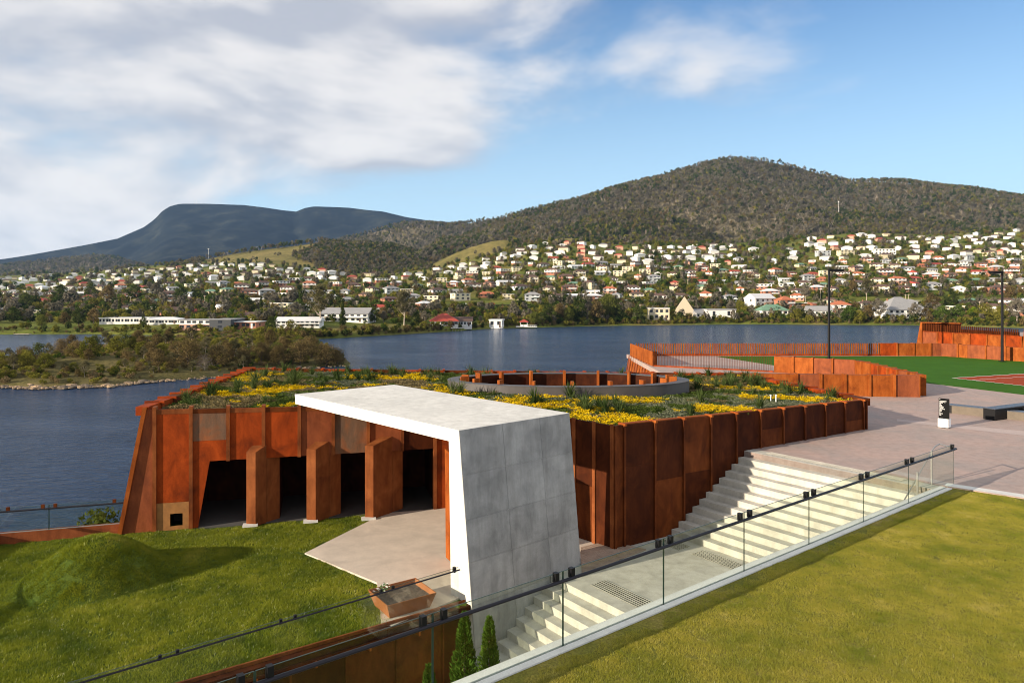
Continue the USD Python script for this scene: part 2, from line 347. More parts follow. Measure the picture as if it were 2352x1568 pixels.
R0, R1 = P(1082, 1381, LO)[:2], P(440, 1568, LO + .15)[:2]      # top of the retaining wall beside the sunken path
RU = unit(R1 - R0); RN = np.array([-RU[1], RU[0]]); RN = RN if RN @ np.array([1, -1]) > 0 else -RN
BL = [P(288, 1222, LO)[:2], P(0, 1247, LO)[:2]]           # foot of the left balustrade
BC = BL[1] + unit(BL[1] - BL[0]) * 0.15
BE = BC + np.array([2.0, -12.5])
lawn_poly = Polygon([tuple(Q0 + WN * -2.5), tuple(Q1 + WN * -3.0), tuple(Q2), (1.75, 21.4), (-1.3, 18.9), tuple(R0 + RN * 0.0), tuple(R0 + RU * 26), tuple(BE), tuple(BC), tuple(BL[0]), tuple(Q0 + WN * 0.0 - WE * 0.9)])
MC = np.array([-11.95, 20.3])
def mound(x, y):
    dx, dy = (x - MC[0]), (y - MC[1])
    u = dx * 0.96 + dy * 0.28; v = -dx * 0.28 + dy * 0.96
    r = np.sqrt((u / 2.1) ** 2 + (v / 2.0) ** 2)
    return 1.12 * np.clip(1 - r * r, 0, 1) ** 1.5 - .03 + 0.05 * (meshkit.noise(np.stack([np.asarray(x) * 0.5, np.asarray(y) * 0.5, np.zeros_like(x)], -1)) - 0.5)
def grid_mesh(poly, step, zf):
    x0, y0, x1, y1 = poly.bounds
    xs, ys = np.arange(x0, x1 + step, step), np.arange(y0, y1 + step, step)
    X, Y = np.meshgrid(xs, ys)
    i = np.arange(X.size).reshape(X.shape)
    q = np.stack([i[:-1, :-1], i[:-1, 1:], i[1:, 1:], i[1:, :-1]], -1).reshape(-1, 4)
    c = np.stack([X.ravel()[q].mean(1), Y.ravel()[q].mean(1)], 1)
    ok = shapely.contains_xy(poly, c[:, 0], c[:, 1])
    V = np.c_[X.ravel(), Y.ravel(), zf(X.ravel(), Y.ravel())]
    m = trimesh.Trimesh(V, np.vstack([q[ok][:, [0, 1, 2]], q[ok][:, [0, 2, 3]]]), process=False)
    m.remove_unreferenced_vertices()
    return m
def turf(name, ramp, speck):
    return mat(name, {"g": ("geometry", {}), "n1": ("noise_texture", {"scale": 0.7, "detail": 6.0, "roughness": 0.65}), "n2": ("noise_texture", {"scale": 26.0, "detail": 3.0, "roughness": 0.7}),
                      "r": ("rgb_ramp", {"ramp": ramp}), "r2": ("rgb_ramp", {"ramp": [(0.32, (0.45, 0.45, 0.45)), (0.68, (1.3, 1.3, 1.2))]}), "x": ("mix_color", {"blend_type": "multiply", "fac": speck}),
                      "b": ("bump", {"strength": 0.7, "distance": 0.03}), "p": ("principled_bsdf", {"roughness": 0.9, "specular_ior_level": 0.1})},
               [("g.position", "n1.vector"), ("g.position", "n2.vector"), ("n1.fac", "r.fac"), ("n2.fac", "r2.fac"), ("r.color", "x.a"), ("r2.color", "x.b"), ("x.result", "p.base_color"), ("n2.fac", "b.height"), ("b.normal", "p.normal")])
turf("turf_low", [(0.3, (0.05, 0.085, 0.010)), (0.7, (0.095, 0.12, 0.018))], 0.8)
turf("turf_high", [(0.3, (0.11, 0.12, 0.018)), (0.55, (0.20, 0.175, 0.036)), (0.75, (0.30, 0.225, 0.075))], 0.8)
def blades(name, c0, c1, c2):
    return mat(name, {"g": ("geometry", {}), "n1": ("noise_texture", {"scale": 0.75, "detail": 6.0, "roughness": 0.7}), "mr": ("map_range", {"from_min": .3, "from_max": .7, "to_min": .2, "to_max": .68}), "a": ("math", {"math_type": "multiply_add", "value2": 0.5}), "oi": ("object_info", {}),
                      "r": ("rgb_ramp", {"ramp": [(0.25, c0), (0.52, c1), (0.85, c2)]}),
                      "d": ("diffuse_bsdf", {}), "t": ("translucent_bsdf", {}), "m": ("mix_closure", {"fac": 0.3}), "gl": ("glossy_bsdf", {"roughness": 0.35, "color": (0.9, 0.9, 0.8)}), "m2": ("mix_closure", {"fac": 0.02})},
               [("g.position", "n1.vector"), ("g.random_per_island", "a.value1"), ("n1.fac", "mr.value"), ("mr.result", "a.value3"), ("a.value", "r.fac"), ("r.color", "d.color"), ("r.color", "t.color"), ("d.BSDF", "m.closure1"), ("t.BSDF", "m.closure2"), ("m.closure", "m2.closure1"), ("gl.BSDF", "m2.closure2")], surface="m2.closure")
blades("blade_low", (0.09, 0.13, 0.008), (0.25, 0.275, 0.018), (0.48, 0.43, 0.07))
blades("blade_high", (0.18, 0.21, 0.018), (0.37, 0.33, 0.045), (0.62, 0.50, 0.17))
low_z = lambda x, y: LO + mound(x, y)
single("lower_lawn", grid_mesh(lawn_poly, 0.16, low_z), L["turf_low"], "green lawn with a grassy mound below the rusty wall", kind="structure", smooth=True)
up_poly = Polygon([tuple(kerb(-30, KW)), tuple(kerb(k_at(2187, KW), KW)), tuple(E0), tuple(E0 + EL * 12), (30, -8), (-10, -16)])
up_z = lambda x, y: 0.0 + 0.05 * (meshkit.noise(np.stack([x * 0.35, y * 0.35, 0 * x], -1)) - 0.5) - 0.02
single("upper_lawn", MB().sheet(up_poly.buffer(0), -0.03), L["turf_high"], "dry sunlit lawn in the right foreground", kind="structure")
path_poly = Polygon([tuple(P(700, 1270, LO)[:2]), tuple(P(866, 1338, LO)[:2]), tuple(R0 + RU * 2.6 + RN * 0.02), (-1.3, 18.9), (1.75, 21.4), tuple(Q3 + [0.1, 0]), tuple(Q2), tuple(Q1), tuple(W0 + WE * 7.5), tuple(P(862, 1189, LO)[:2])])
single("gravel_forecourt", MB().poly(path_poly.buffer(0), LO - 0.05, LO + 0.012), L["gravel_path"], "pale gravel paving leading under the concrete canopy", kind="structure")
plain("recess_floor_shade", (.07, .065, .06), .9)  # shade inside the opening is put into this dark floor colour
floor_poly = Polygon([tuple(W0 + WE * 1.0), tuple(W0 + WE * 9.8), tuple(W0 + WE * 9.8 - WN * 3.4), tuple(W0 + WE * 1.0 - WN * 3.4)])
single("recess_floor", MB().poly(floor_poly, LO - 0.05, LO + 0.02), L["recess_floor_shade"], "shaded floor inside the dark opening of the rusty wall", kind="structure")
single("path", MB().poly(Polygon([tuple(R0 + [3, 3]), tuple(R0 + RU * 30), tuple(R0 + RU * 30 + RN * 9), tuple(kerb(-4, 0.2)), tuple(kerb(8, 0.2))]).convex_hull, PATH - 0.2, PATH), L["soil"], "sunken path at the foot of the stairs", kind="structure")

# grass growing on the two lawns
def tuft_patch(seed, n, size, h, w, lean):
    r = rng(seed); m = []
    b = r.uniform(-size / 2, size / 2, (n, 2)); a = r.uniform(0, 2 * PI, n); hh = h * r.uniform(0.55, 1.25, n); ll = lean * hh * r.uniform(0.2, 1.3, n)
    la = r.uniform(0, 2 * PI, n)
    ca_, sa = np.cos(a) * w / 2, np.sin(a) * w / 2
    z0 = np.full(n, -0.01)
    v = np.stack([np.c_[b[:, 0] - ca_, b[:, 1] - sa, z0], np.c_[b[:, 0] + ca_, b[:, 1] + sa, z0],
                  np.c_[b[:, 0] + ll * np.cos(la), b[:, 1] + ll * np.sin(la), hh]], 1).reshape(-1, 3)
    return (v, np.arange(3 * n).reshape(n, 3))
def grow(name, poly, step, zf, protos, label, seed, holes=None, cull=None):
    r = rng(seed); x0, y0, x1, y1 = poly.bounds
    X, Y = np.meshgrid(np.arange(x0, x1, step), np.arange(y0, y1, step))
    p = np.c_[X.ravel(), Y.ravel()] + r.uniform(-0.3, 0.3, (X.size, 2)) * step
    ok = shapely.contains_xy(poly, p[:, 0], p[:, 1])
    if holes is not None: ok &= ~shapely.contains_xy(holes, p[:, 0], p[:, 1])
    if cull is not None: ok &= cull(p[:, 0], p[:, 1])
    p = p[ok]
    x, y = p[:, 0], p[:, 1]; gx, gy = (zf(x + .1, y) - zf(x - .1, y)) / .2, (zf(x, y + .1) - zf(x, y - .1)) / .2
    nl = np.sqrt(gx ** 2 + gy ** 2 + 1); nz = 1 / nl; th = np.arccos(np.clip(nz, -1, 1)); ax = np.c_[gy, -gx]; al = np.maximum(np.linalg.norm(ax, axis=1), 1e-9); ax = ax / al[:, None]
    yaw = r.uniform(0, 2 * PI, len(p)); cw, sw, cy, sy = np.cos(th / 2), np.sin(th / 2), np.cos(yaw / 2), np.sin(yaw / 2)
    qs = np.c_[cw * cy, sw * (ax[:, 0] * cy + ax[:, 1] * sy), sw * (ax[:, 1] * cy - ax[:, 0] * sy), cw * sy]
    scatter(name, protos, np.c_[p, zf(x, y)], yaw, r.uniform(0.85, 1.2, len(p)), r.integers(0, len(protos), len(p)), quats=qs, label=label)
grow("grass", lawn_poly.buffer(-0.14), 0.36, low_z, [(tuft_patch(11 + i, 520, 0.5, 0.055, 0.011, 0.9), L["blade_low"]) for i in range(3)], "short green grass growing on the lower lawn", 3,
     holes=path_poly.buffer(0).buffer(0.16).union(Polygon([tuple(W0 + WE * -2), tuple(W0 + WE * 12), tuple(W0 + WE * 12 - WN * 6), tuple(W0 - WE * 2 - WN * 6)]).buffer(0.12)))
grow("grass", up_poly.buffer(0).buffer(-0.2), 0.30, lambda x, y: 0 * x - 0.03, [(tuft_patch(31 + i, 950, 0.42, 0.030, 0.006, 1.0), L["blade_high"]) for i in range(3)], "dry mown grass growing on the upper lawn", 5,
     cull=lambda x, y: (y > 9.2) & (x < 0.80 * y) & (x > -0.15 * y))

# ------------------------------------------------------------------ rusty panelled walls
STEEL = ["steel_orange", "steel_red", "steel_brown", "steel_grey", "steel_rose", "steel_umber"]
def v3(p, z): return np.array([p[0], p[1], z])
def slab(pts4, n, th):
    """pts4: front quad; n: outward direction; th: thickness behind."""
    a = np.asarray(pts4, float); n3 = np.array([n[0], n[1], 0.0])
    return MB().hexa(a, a - n3 * th)
def panel_wall(parent, p0, p1, zb, zt, n, pitch, mats, seed=0, rib_w=0.12, rib_d=0.06, lean=(0, 0), rib_mat="steel_rib", rib_up=0.05, cap=None, seam=0.35, phase=0.0, last_rib=True, th=0.06, rib_back=0.0):
    """Vertical plates between ribs; zb, zt give the bottom and top at a run s; lean = how far the foot stands out per metre of height."""
    r = rng(seed); Lg = np.linalg.norm(np.subtract(p1, p0)); e = unit(np.subtract(p1, p0)); n = np.asarray(n, float)
    zb_ = zb if callable(zb) else (lambda s: zb); zt_ = zt if callable(zt) else (lambda s: zt)
    cuts = [0.0] + list(np.arange(phase if phase > 0.05 else pitch, Lg - 0.12, pitch)) + [Lg]
    ln = np.asarray(lean, float)
    pt = lambda s, z: v3(np.asarray(p0) + e * s + ln * (zt_(s) - z), z)
    for i in range(len(cuts) - 1):
        s0, s1 = cuts[i] + 0.006, cuts[i + 1] - 0.006
        m = mats[int(r.integers(len(mats)))]
        if r.random() < seam:
            f = r.uniform(0.3, 0.75)
            q0, q1 = zb_(s0) + f * (zt_(s0) - zb_(s0)), zb_(s1) + f * (zt_(s1) - zb_(s1))
            part(parent, "panel", slab([pt(s0, zb_(s0)), pt(s1, zb_(s1)), pt(s1, q1 - 0.006), pt(s0, q0 - 0.006)], n, th), L[m])
            part(parent, "panel", slab([pt(s0, q0), pt(s1, q1), pt(s1, zt_(s1)), pt(s0, zt_(s0))], n, th), L[mats[int(r.integers(len(mats)))]])
        else:
            part(parent, "panel", slab([pt(s0, zb_(s0)), pt(s1, zb_(s1)), pt(s1, zt_(s1)), pt(s0, zt_(s0))], n, th), L[m])
    n3 = np.array([n[0], n[1], 0.0])
    for s in cuts[(1 if phase <= 0.05 and phase >= 0 else 0):(None if last_rib else -1)]:
        s = min(max(s, rib_w / 2), Lg - rib_w / 2)
        a, b, zt0 = s - rib_w / 2, s + rib_w / 2, zt_(s) + rib_up
        q = np.array([pt(a, zb_(s)), pt(b, zb_(s)), pt(b, zt0), pt(a, zt0)]) + n3 * rib_d
        mb = MB().hexa(q, q - n3 * (rib_d - 0.004))
        if rib_back:
            c = np.array([pt(a, zt0 - 0.10), pt(b, zt0 - 0.10), pt(b, zt0), pt(a, zt0)])
            mb.hexa(c, c - n3 * rib_back)
        part(parent, "rib", mb, L[rib_mat])

gallery = thing("gallery_building", "low rust clad building with a planted roof and round roof opening", "building")
zlw = lambda s: zr(*(W0 + WE * s))
# left facade: plates above the dark opening, full plates at both ends
def W(s, z, out=0.0): return v3(W0 + WE * s + WN * out, z)
LINT = -0.1
def wpanel(s0, s1, zb0, zb1, zt0, zt1, m, out=0.0, label=None, th=0.05):
    part(gallery, "panel", slab([W(s0 + .006, zb0, out), W(s1 - .006, zb1, out), W(s1 - .006, zt1, out), W(s0 + .006, zt0, out)], WN, th), L[m], label)
fs = [0.0, 1.149, 2.353, 3.526, 4.742, 5.925, 7.18, 8.427, 9.66, 10.6]
capz = 0.16
tops = ["steel_orange", "steel_red", "steel_grey", "steel_red", "steel_red", "steel_rose", "steel_grey", "steel_rose", "steel_umber", "steel_red"]
part(gallery, "panel", slab([W(-1.05, LO), W(-0.006, LO), W(-0.006, zlw(0) - .03), W(-0.30, zlw(-.3) - .03)], WN, 0.05), L["steel_rose"])
for i in range(9):
    s0, s1 = fs[i], fs[i + 1]; z0, z1 = zlw(s0) - .03, zlw(s1) - .03
    low = {0: -1.45, 1: None}.get(i)
    part(gallery, "cap_strip", slab([W(s0 + .006, z0 - capz, .012), W(s1 - .006, z1 - capz, .012), W(s1 - .006, z1, .012), W(s0 + .006, z0, .012)], WN, 0.02), L["steel_brown" if i % 2 else "steel_rib"])
    if i == 0:
        wpanel(s0, s1, -1.45, -1.45, z0, z1, "steel_red")
        h0, h1, hb, ht = 0.485, 0.885, -2.27, -1.84
        part(gallery, "hatch_surround", MB().hexa(*(lambda a: (a, a - np.r_[WN, 0] * .05))(np.array([W(s0 + .006, LO), W(h0, LO), W(h0, -1.456), W(s0 + .006, -1.456)])))
             .hexa(*(lambda a: (a, a - np.r_[WN, 0] * .05))(np.array([W(h1, LO), W(s1 - .006, LO), W(s1 - .006, -1.456), W(h1, -1.456)])))
             .hexa(*(lambda a: (a, a - np.r_[WN, 0] * .05))(np.array([W(h0, ht), W(h1, ht), W(h1, -1.456), W(h0, -1.456)])))
             .hexa(*(lambda a: (a, a - np.r_[WN, 0] * .05))(np.array([W(h0, LO), W(h1, LO), W(h1, hb), W(h0, hb)]))), L["plywood"], "bare timber surround of the small square hatch")
        part(gallery, "hatch", MB().hexa(np.array([W(h0, hb, -.6), W(h1, hb, -.6), W(h1, ht, -.6), W(h0, ht, -.6)]), np.array([W(h0, hb, -.65), W(h1, hb, -.65), W(h1, ht, -.65), W(h0, ht, -.65)])), L["dark_void"])
    elif i == 1:
        m1 = 0.62
        part(gallery, "panel", slab([W(s0 + .006, m1), W(s1 - .006, m1), W(s1 - .006, z1), W(s0 + .006, z0)], WN, .05), L["steel_grey"])
        part(gallery, "panel", slab([W(s0 + .006, LINT), W(s1 - .006, LINT), W(s1 - .006, m1 - .006), W(s0 + .006, m1 - .006)], WN, .05), L["steel_red"])
        part(gallery, "panel", slab([W(s0 + .006, LO), W(1.37, LO), W(1.75, LINT - .004), W(s0 + .006, LINT - .004)], WN, .05), L["steel_red"], "panel with a slanting cut edge beside the opening")
    elif i == 8:
        wpanel(s0, s1, LO, LO, z0, z1, "steel_umber", -0.25)
        part(gallery, "door", slab([W(s0 + .12, LO, -.2), W(s0 + .95, LO, -.2), W(s0 + .95, .05, -.2), W(s0 + .12, .05, -.2)], WN, .04), L["steel_orange"])
    else:
        wpanel(s0, s1, LINT, LINT, z0, z1, tops[i + 1])
wpanel(9.66, 10.6, LO, LO, zlw(9.66), zlw(10.6), "steel_red")
for i, s in enumerate(fs[:9]):
    zb = LO if i in (0, 1, 8) else LINT - 0.02
    q = np.array([W(s - .06, zb, .055), W(s + .06, zb, .055), W(s + .06, zlw(s) + .06, .055), W(s - .06, zlw(s) + .06, .055)])
    part(gallery, "rib", MB().hexa(q, q - np.r_[WN, 0] * .30), L["steel_rib"])
q = np.array([W(-1.13, LO, .10), W(-1.00, LO, .10), W(-0.23, zlw(0) + .06, .075), W(-0.36, zlw(0) + .06, .075)])
part(gallery, "rib", MB().hexa(q, q - np.r_[WN, 0] * .36), L["steel_orange"], "leaning end fin at the left corner")
# dark recess behind
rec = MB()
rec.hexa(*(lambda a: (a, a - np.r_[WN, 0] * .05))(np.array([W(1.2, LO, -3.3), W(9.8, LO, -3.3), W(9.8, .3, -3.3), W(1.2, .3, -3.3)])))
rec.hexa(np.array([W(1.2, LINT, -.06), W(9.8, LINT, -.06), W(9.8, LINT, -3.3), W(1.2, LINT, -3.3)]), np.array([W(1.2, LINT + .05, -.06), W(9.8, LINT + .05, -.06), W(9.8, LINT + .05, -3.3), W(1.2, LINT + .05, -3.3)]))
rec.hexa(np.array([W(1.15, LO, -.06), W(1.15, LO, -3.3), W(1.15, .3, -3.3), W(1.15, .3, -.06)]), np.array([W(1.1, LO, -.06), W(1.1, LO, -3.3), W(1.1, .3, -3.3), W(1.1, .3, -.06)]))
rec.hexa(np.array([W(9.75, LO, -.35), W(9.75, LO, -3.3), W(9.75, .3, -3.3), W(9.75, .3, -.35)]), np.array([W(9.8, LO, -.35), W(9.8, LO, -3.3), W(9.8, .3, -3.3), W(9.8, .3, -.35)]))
part(gallery, "recess_lining", rec, L["steel_inside_shade"])
# three fin piers stand out of the opening, their tops rising to the facade
FD = unit(np.array([.57, .82]))
for X0, X1, Yb, Yt in ((580, 601, 1202, 1038), (717, 738, 1193, 1031), (850, 869, 1187, 1023)):
    p0, p1 = P(X0, Yb, LO)[:2] - FD * .25, P(X1, Yb + 1, LO)[:2] - FD * .25
    zt = PD(X0, Yt, p0[1])[2]
    hit = lambda p: ((W0 - p) @ WN) / (FD @ WN)
    k0, k1 = hit(p0), hit(p1)
    a = [v3(p0, LO), v3(p1, LO), v3(p1, zt), v3(p0, zt)]
    rise = .53
    b0 = [v3(p0 + FD * k0, LO), v3(p1 + FD * k1, LO), v3(p1 + FD * k1, zt + rise * .36), v3(p0 + FD * k0, zt + rise * .36)]
    fin = MB().hexa(np.array(a), np.array(b0))
    c0_, c1_ = p0 + FD * (k0 + .06), p1 + FD * (k1 + .06)
    fin.hexa(np.array([v3(c0_, LO), v3(c1_, LO), v3(c1_, LINT - .01), v3(c0_, LINT - .01)]), np.array([v3(c0_ + FD * .5, LO), v3(c1_ + FD * .5, LO), v3(c1_ + FD * .5, LINT - .01), v3(c0_ + FD * .5, LINT - .01)]))
    c0_, c1_ = c0_ + FD * .51, c1_ + FD * .51
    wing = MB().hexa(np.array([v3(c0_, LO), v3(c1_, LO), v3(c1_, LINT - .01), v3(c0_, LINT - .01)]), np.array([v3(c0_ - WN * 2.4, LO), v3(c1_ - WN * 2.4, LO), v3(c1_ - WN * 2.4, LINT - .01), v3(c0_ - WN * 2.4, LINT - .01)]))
    part(gallery, 'pier_wing', wing, L['steel_inside_shade'])
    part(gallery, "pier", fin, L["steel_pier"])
    part(gallery, "pier_foot", MB().box(v3((p0 + p1) / 2 - FD * .02, LO + .035), (.5, .3, .07), math.atan2(WE[1], WE[0])), L["concrete_kerb"])
# entrance walls behind the canopy and the wall along the stairs
e12 = unit(Q2 - Q1); n12 = np.array([e12[1], -e12[0]])
panel_wall(gallery, Q1, Q2, LO, lambda s: zr(*(Q1 + e12 * s)), n12, 1.2, ["steel_red", "steel_brown"], 4)
e23 = unit(Q3 - Q2); n23 = np.array([e23[1], -e23[0]])
l23 = np.linalg.norm(Q3 - Q2)
panel_wall(gallery, Q2, Q3, LO, lambda s: zr(*(Q2 + e23 * s)), n23, l23 / 2, ["steel_brown", "steel_umber"], 6, rib_d=.05)
e34 = unit(Q4 - Q3); n34 = np.array([e34[1], -e34[0]]); l34 = np.linalg.norm(Q4 - Q3)
zr34 = lambda s: zr(*(Q3 + e34 * s))
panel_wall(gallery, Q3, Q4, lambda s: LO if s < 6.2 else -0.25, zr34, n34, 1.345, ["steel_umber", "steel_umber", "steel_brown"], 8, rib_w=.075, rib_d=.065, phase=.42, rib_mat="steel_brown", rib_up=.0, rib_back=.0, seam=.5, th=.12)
for s in np.r_[.42 + 1.345 * np.arange(12)]:
    if s < l34 - .1:
        c = Q3 + e34 * s; z = zr34(s)
        part(gallery, "rib_head", MB().box(v3(c + n34 * -.06, z + .02), (.08, .34, .08), math.atan2(e34[1], e34[0])), L["steel_orange"])
        if s + 1.2 < l34: part(gallery, "coping", MB().beam(v3(c + e34 * .06 - n34 * .17, z + .0), v3(c + e34 * 1.28 - n34 * .17, zr34(s + 1.28) + .0), .22, .05), L["steel_orange"])
# end wall and the two far sides: only their copings show above the planting
def coping_run(a, b, w, lean_out, step=1.2, hat=True):
    ee = unit(np.subtract(b, a)); Lg = np.linalg.norm(np.subtract(b, a)); nn = np.array([ee[1], -ee[0]])
    k = int(round(Lg / step)); st = Lg / k
    for i in range(k):
        p, q = a + ee * (i * st + .03), a + ee * ((i + 1) * st - .03)
        part(gallery, "coping", MB().beam(v3(p, zr(*p) - .08), v3(q, zr(*q) - .08), w, .30), L["steel_red" if i % 3 else "steel_brown"])
        if hat and not (i == 0 and a is Q4):
            part(gallery, "rib_head", MB().box(v3(p, zr(*p) + .07), (.13, w + .25, .10), math.atan2(ee[1], ee[0])), L["steel_red"])
coping_run(Q6, Q0 + WE * -.1, .42, 0)
coping_run(Q5, Q6, .25, 0, 1.35)
coping_run(Q4, Q5, .40, 0, 1.3)
part(gallery, "end_wall", MB().hexa(np.array([v3(Q4 - e34 * 0.0, -.3), v3(Q5, -.3), v3(Q5, zr(*Q5) - .1), v3(Q4, zr(*Q4) - .1)]), np.array([v3(Q4 - e34 * .15, -.3), v3(Q5 - e34 * .15, -.3), v3(Q5 - e34 * .15, zr(*Q5) - .1), v3(Q4 - e34 * .15, zr(*Q4) - .1)])), L["steel_umber"])
part(gallery, "side_wall", MB().hexa(np.array([v3(Q6 - [2, 0], -8), v3(Q0 - [2, 0], -8), v3(Q0 - WE * .1, zr(*Q0) - .2), v3(Q6, zr(*Q6) - .2)]), np.array([v3(Q6 - [1.6, 0], -8), v3(Q0 - [1.6, 0], -8), v3(Q0 + WE * .2, zr(*Q0) - .2), v3(Q6 + [.3, 0], zr(*Q6) - .2)])), L["steel_brown"])
part(gallery, "back_wall", MB().hexa(np.array([v3(Q5, -8), v3(Q6, -8), v3(Q6, zr(*Q6) - .2), v3(Q5, zr(*Q5) - .2)]), np.array([v3(Q5 - [0, .2], -8), v3(Q6 - [0, .2], -8), v3(Q6 - [0, .2], zr(*Q6) - .2), v3(Q5 - [0, .2], zr(*Q5) - .2)])), L["steel_brown"])
OC, OA, OB = np.array([2.62, 33.0]), 5.62, 2.95           # the oval opening in the roof
roof_poly = Polygon([tuple(Q0), tuple(Q1), tuple(Q2), tuple(Q3), tuple(Q4), tuple(Q5), tuple(Q6)])
th_ = np.linspace(0, 2 * PI, 97)[:-1]
ell = lambda a, b: np.c_[OC[0] + a * np.cos(th_), OC[1] + b * np.sin(th_)]
roof_hole = Polygon(ell(OA - .25, OB - .25))
m = MB().sheet(roof_poly.buffer(-.15).difference(roof_hole), 0.0).get()
v = m[0].copy(); v[:, 2] = [zr(x, y) - .16 for x, y in v[:, :2]]
part(gallery, "roof", (v, m[1]), L["soil"])
ZRIM = 1.79
def ring(parent, name, ao, bo, ai, bi, z0, z1, m, seg=16):
    o, i = ell(ao, bo), ell(ai, bi); k = len(th_) // seg
    for s in range(seg):
        mb = MB()
        for j in range(s * k, (s + 1) * k):
            j2 = (j + 1) % len(th_)
            mb.hexa(np.array([v3(o[j], z0), v3(o[j2], z0), v3(o[j2], z1), v3(o[j], z1)]), np.array([v3(i[j], z0), v3(i[j2], z0), v3(i[j2], z1), v3(i[j], z1)]))
        part(parent, name, mb, L[m])
ring(gallery, "oval_fascia", OA, OB, OA - .06, OB - .06, .9, ZRIM - .03, "ring_grey")
ring(gallery, "oval_cap", OA + .015, OB + .015, OA - .52, OB - .46, ZRIM - .03, ZRIM, "ring_grey")
ring(gallery, "oval_lining", OA - .50, OB - .44, OA - .55, OB - .49, -2.6, ZRIM - .04, "steel_inside_shade", 8)
part(gallery, "oval_floor", MB().poly(Polygon(ell(OA - .3, OB - .3)), -2.8, -2.6), L["dark_void"])
for k in range(18):
    a = 2 * PI * (k + .5) / 18
    p = OC + [(OA - .72) * math.cos(a), (OB - .64) * math.sin(a)]
    nx, ny = math.cos(a) / OA, math.sin(a) / OB
    part(gallery, "oval_rib", MB().box(v3(p, (ZRIM + .16 - 2.4) / 2), (.34, .12, ZRIM + .16 + 2.4), math.atan2(ny, nx)), L["steel_orange"])
# ------------------------------------------------------------------ concrete portal: leaning wall and canopy slab
PG, PH = np.array([.744, .668]), np.array([-.68, .733])
ZT = 2.12
PA = PD(1054, 988, (CZ - ZT) * F / (988 - HY))[:2]
PB = PD(1307, 948, (CZ - ZT) * F / (948 - HY))[:2]
PDm = PD(677, 905, (CZ - ZT) * F / (905 - HY))[:2]
PG = unit(PB - PA); PH = unit(PDm - PA); LG, LH = np.linalg.norm(PB - PA), np.linalg.norm(PDm - PA)
SH = .19 / 4.52
def PP(g, h, z): q = PA + PG * (g + SH * (ZT - z)) + PH * h; return np.array([q[0], q[1], z])
fo = lambda z: -.29 * (ZT - z) / 4.52                     # outer face leans out towards its foot
fi = lambda z: .44 + .15 * (ZT - z) / 4.52
portal = thing("concrete_portal", "board marked concrete portal with a leaning wall and long flat canopy", "portal")
prof = [(0, ZT), (LH, ZT), (LH, ZT - .35), (fi(ZT - .35), ZT - .35), (fi(LO), LO), (fi(-4.7), -4.7), (fo(-4.7), -4.7)]
pm = MB()
f2 = trimesh.creation.triangulate_polygon(Polygon(prof), engine="earcut")
n_ = len(prof); a_ = [PP(.004, h, z) for h, z in prof]; b_ = [PP(LG - .004, h, z) for h, z in prof]
order = [int(np.argmin([abs(p[0] - v[0]) + abs(p[1] - v[1]) for v in prof])) for p in f2[0]]
tri = np.array([[order[i] for i in t] for t in f2[1]])
fc = [[i, (i + 1) % n_, n_ + (i + 1) % n_] for i in range(n_)] + [[i, n_ + (i + 1) % n_, n_ + i] for i in range(n_)] + list(tri) + list(tri[:, ::-1] + n_)
tm = trimesh.Trimesh(np.array(a_ + b_), np.array(fc), process=False)
trimesh.repair.fix_normals(tm)
part(portal, "canopy", tm, L["concrete_top"])
rows = [-4.7, -3.55, -2.45, -1.33, -.22, .95, ZT - .004]
cols = [0.0, .36, .70, 1.0]
mats_ = [concrete(f"concrete_form_shaded_{'abc'[i]}", tuple(np.array((.32, .32, .315)) * k), tuple(np.array((.19, .192, .192)) * k * k), 1.5, .75) for i, k in enumerate((1.0, .94, 1.05))]  # outer face shade is put into a darker copy of the canopy concrete
r = rng(77)
for i in range(len(rows) - 1):
    for j in range(3):
        g0_, g1_ = LG * cols[j] + (.004 if j else 0), LG * cols[j + 1] - (.004 if j < 2 else 0)
        z0, z1 = rows[i] + .004, rows[i + 1] - (.004 if i < len(rows) - 2 else 0)
        q = np.array([PP(g0_, fo(z0) - .012, z0), PP(g1_, fo(z0) - .012, z0), PP(g1_, fo(z1) - .012, z1), PP(g0_, fo(z1) - .012, z1)])
        part(portal, "formwork_panel", MB().hexa(q, q + np.r_[PH, 0] * .02), mats_[int(r.integers(3))])
leaf0, leaf1 = P(1024, 1283, LO)[:2], P(1056, 1311, LO)[:2]
dl = thing("pivot_door", "tall narrow rusted steel door leaf under the concrete canopy", "door")
q = np.array([v3(leaf0, LO + .05), v3(leaf1, LO + .05), v3(leaf1 + [-.02, .12], .78), v3(leaf0 + [-.04, .1], .95)])
nn = np.array([(leaf1 - leaf0)[1], -(leaf1 - leaf0)[0]]); nn = unit(nn)
part(dl, "leaf", MB().hexa(q, q - np.r_[nn, 0] * .06), L["steel_orange"])
q2 = np.array([v3(leaf0 * .5 + leaf1 * .5, LO + .06), v3(leaf0 * .46 + leaf1 * .54, LO + .06), v3(leaf0 * .46 + leaf1 * .54, .8), v3(leaf0 * .5 + leaf1 * .5, .8)]) + np.r_[nn, 0] * .02
part(dl, "stile", MB().hexa(q2, q2 - np.r_[nn, 0] * .018), L["steel_brown"])
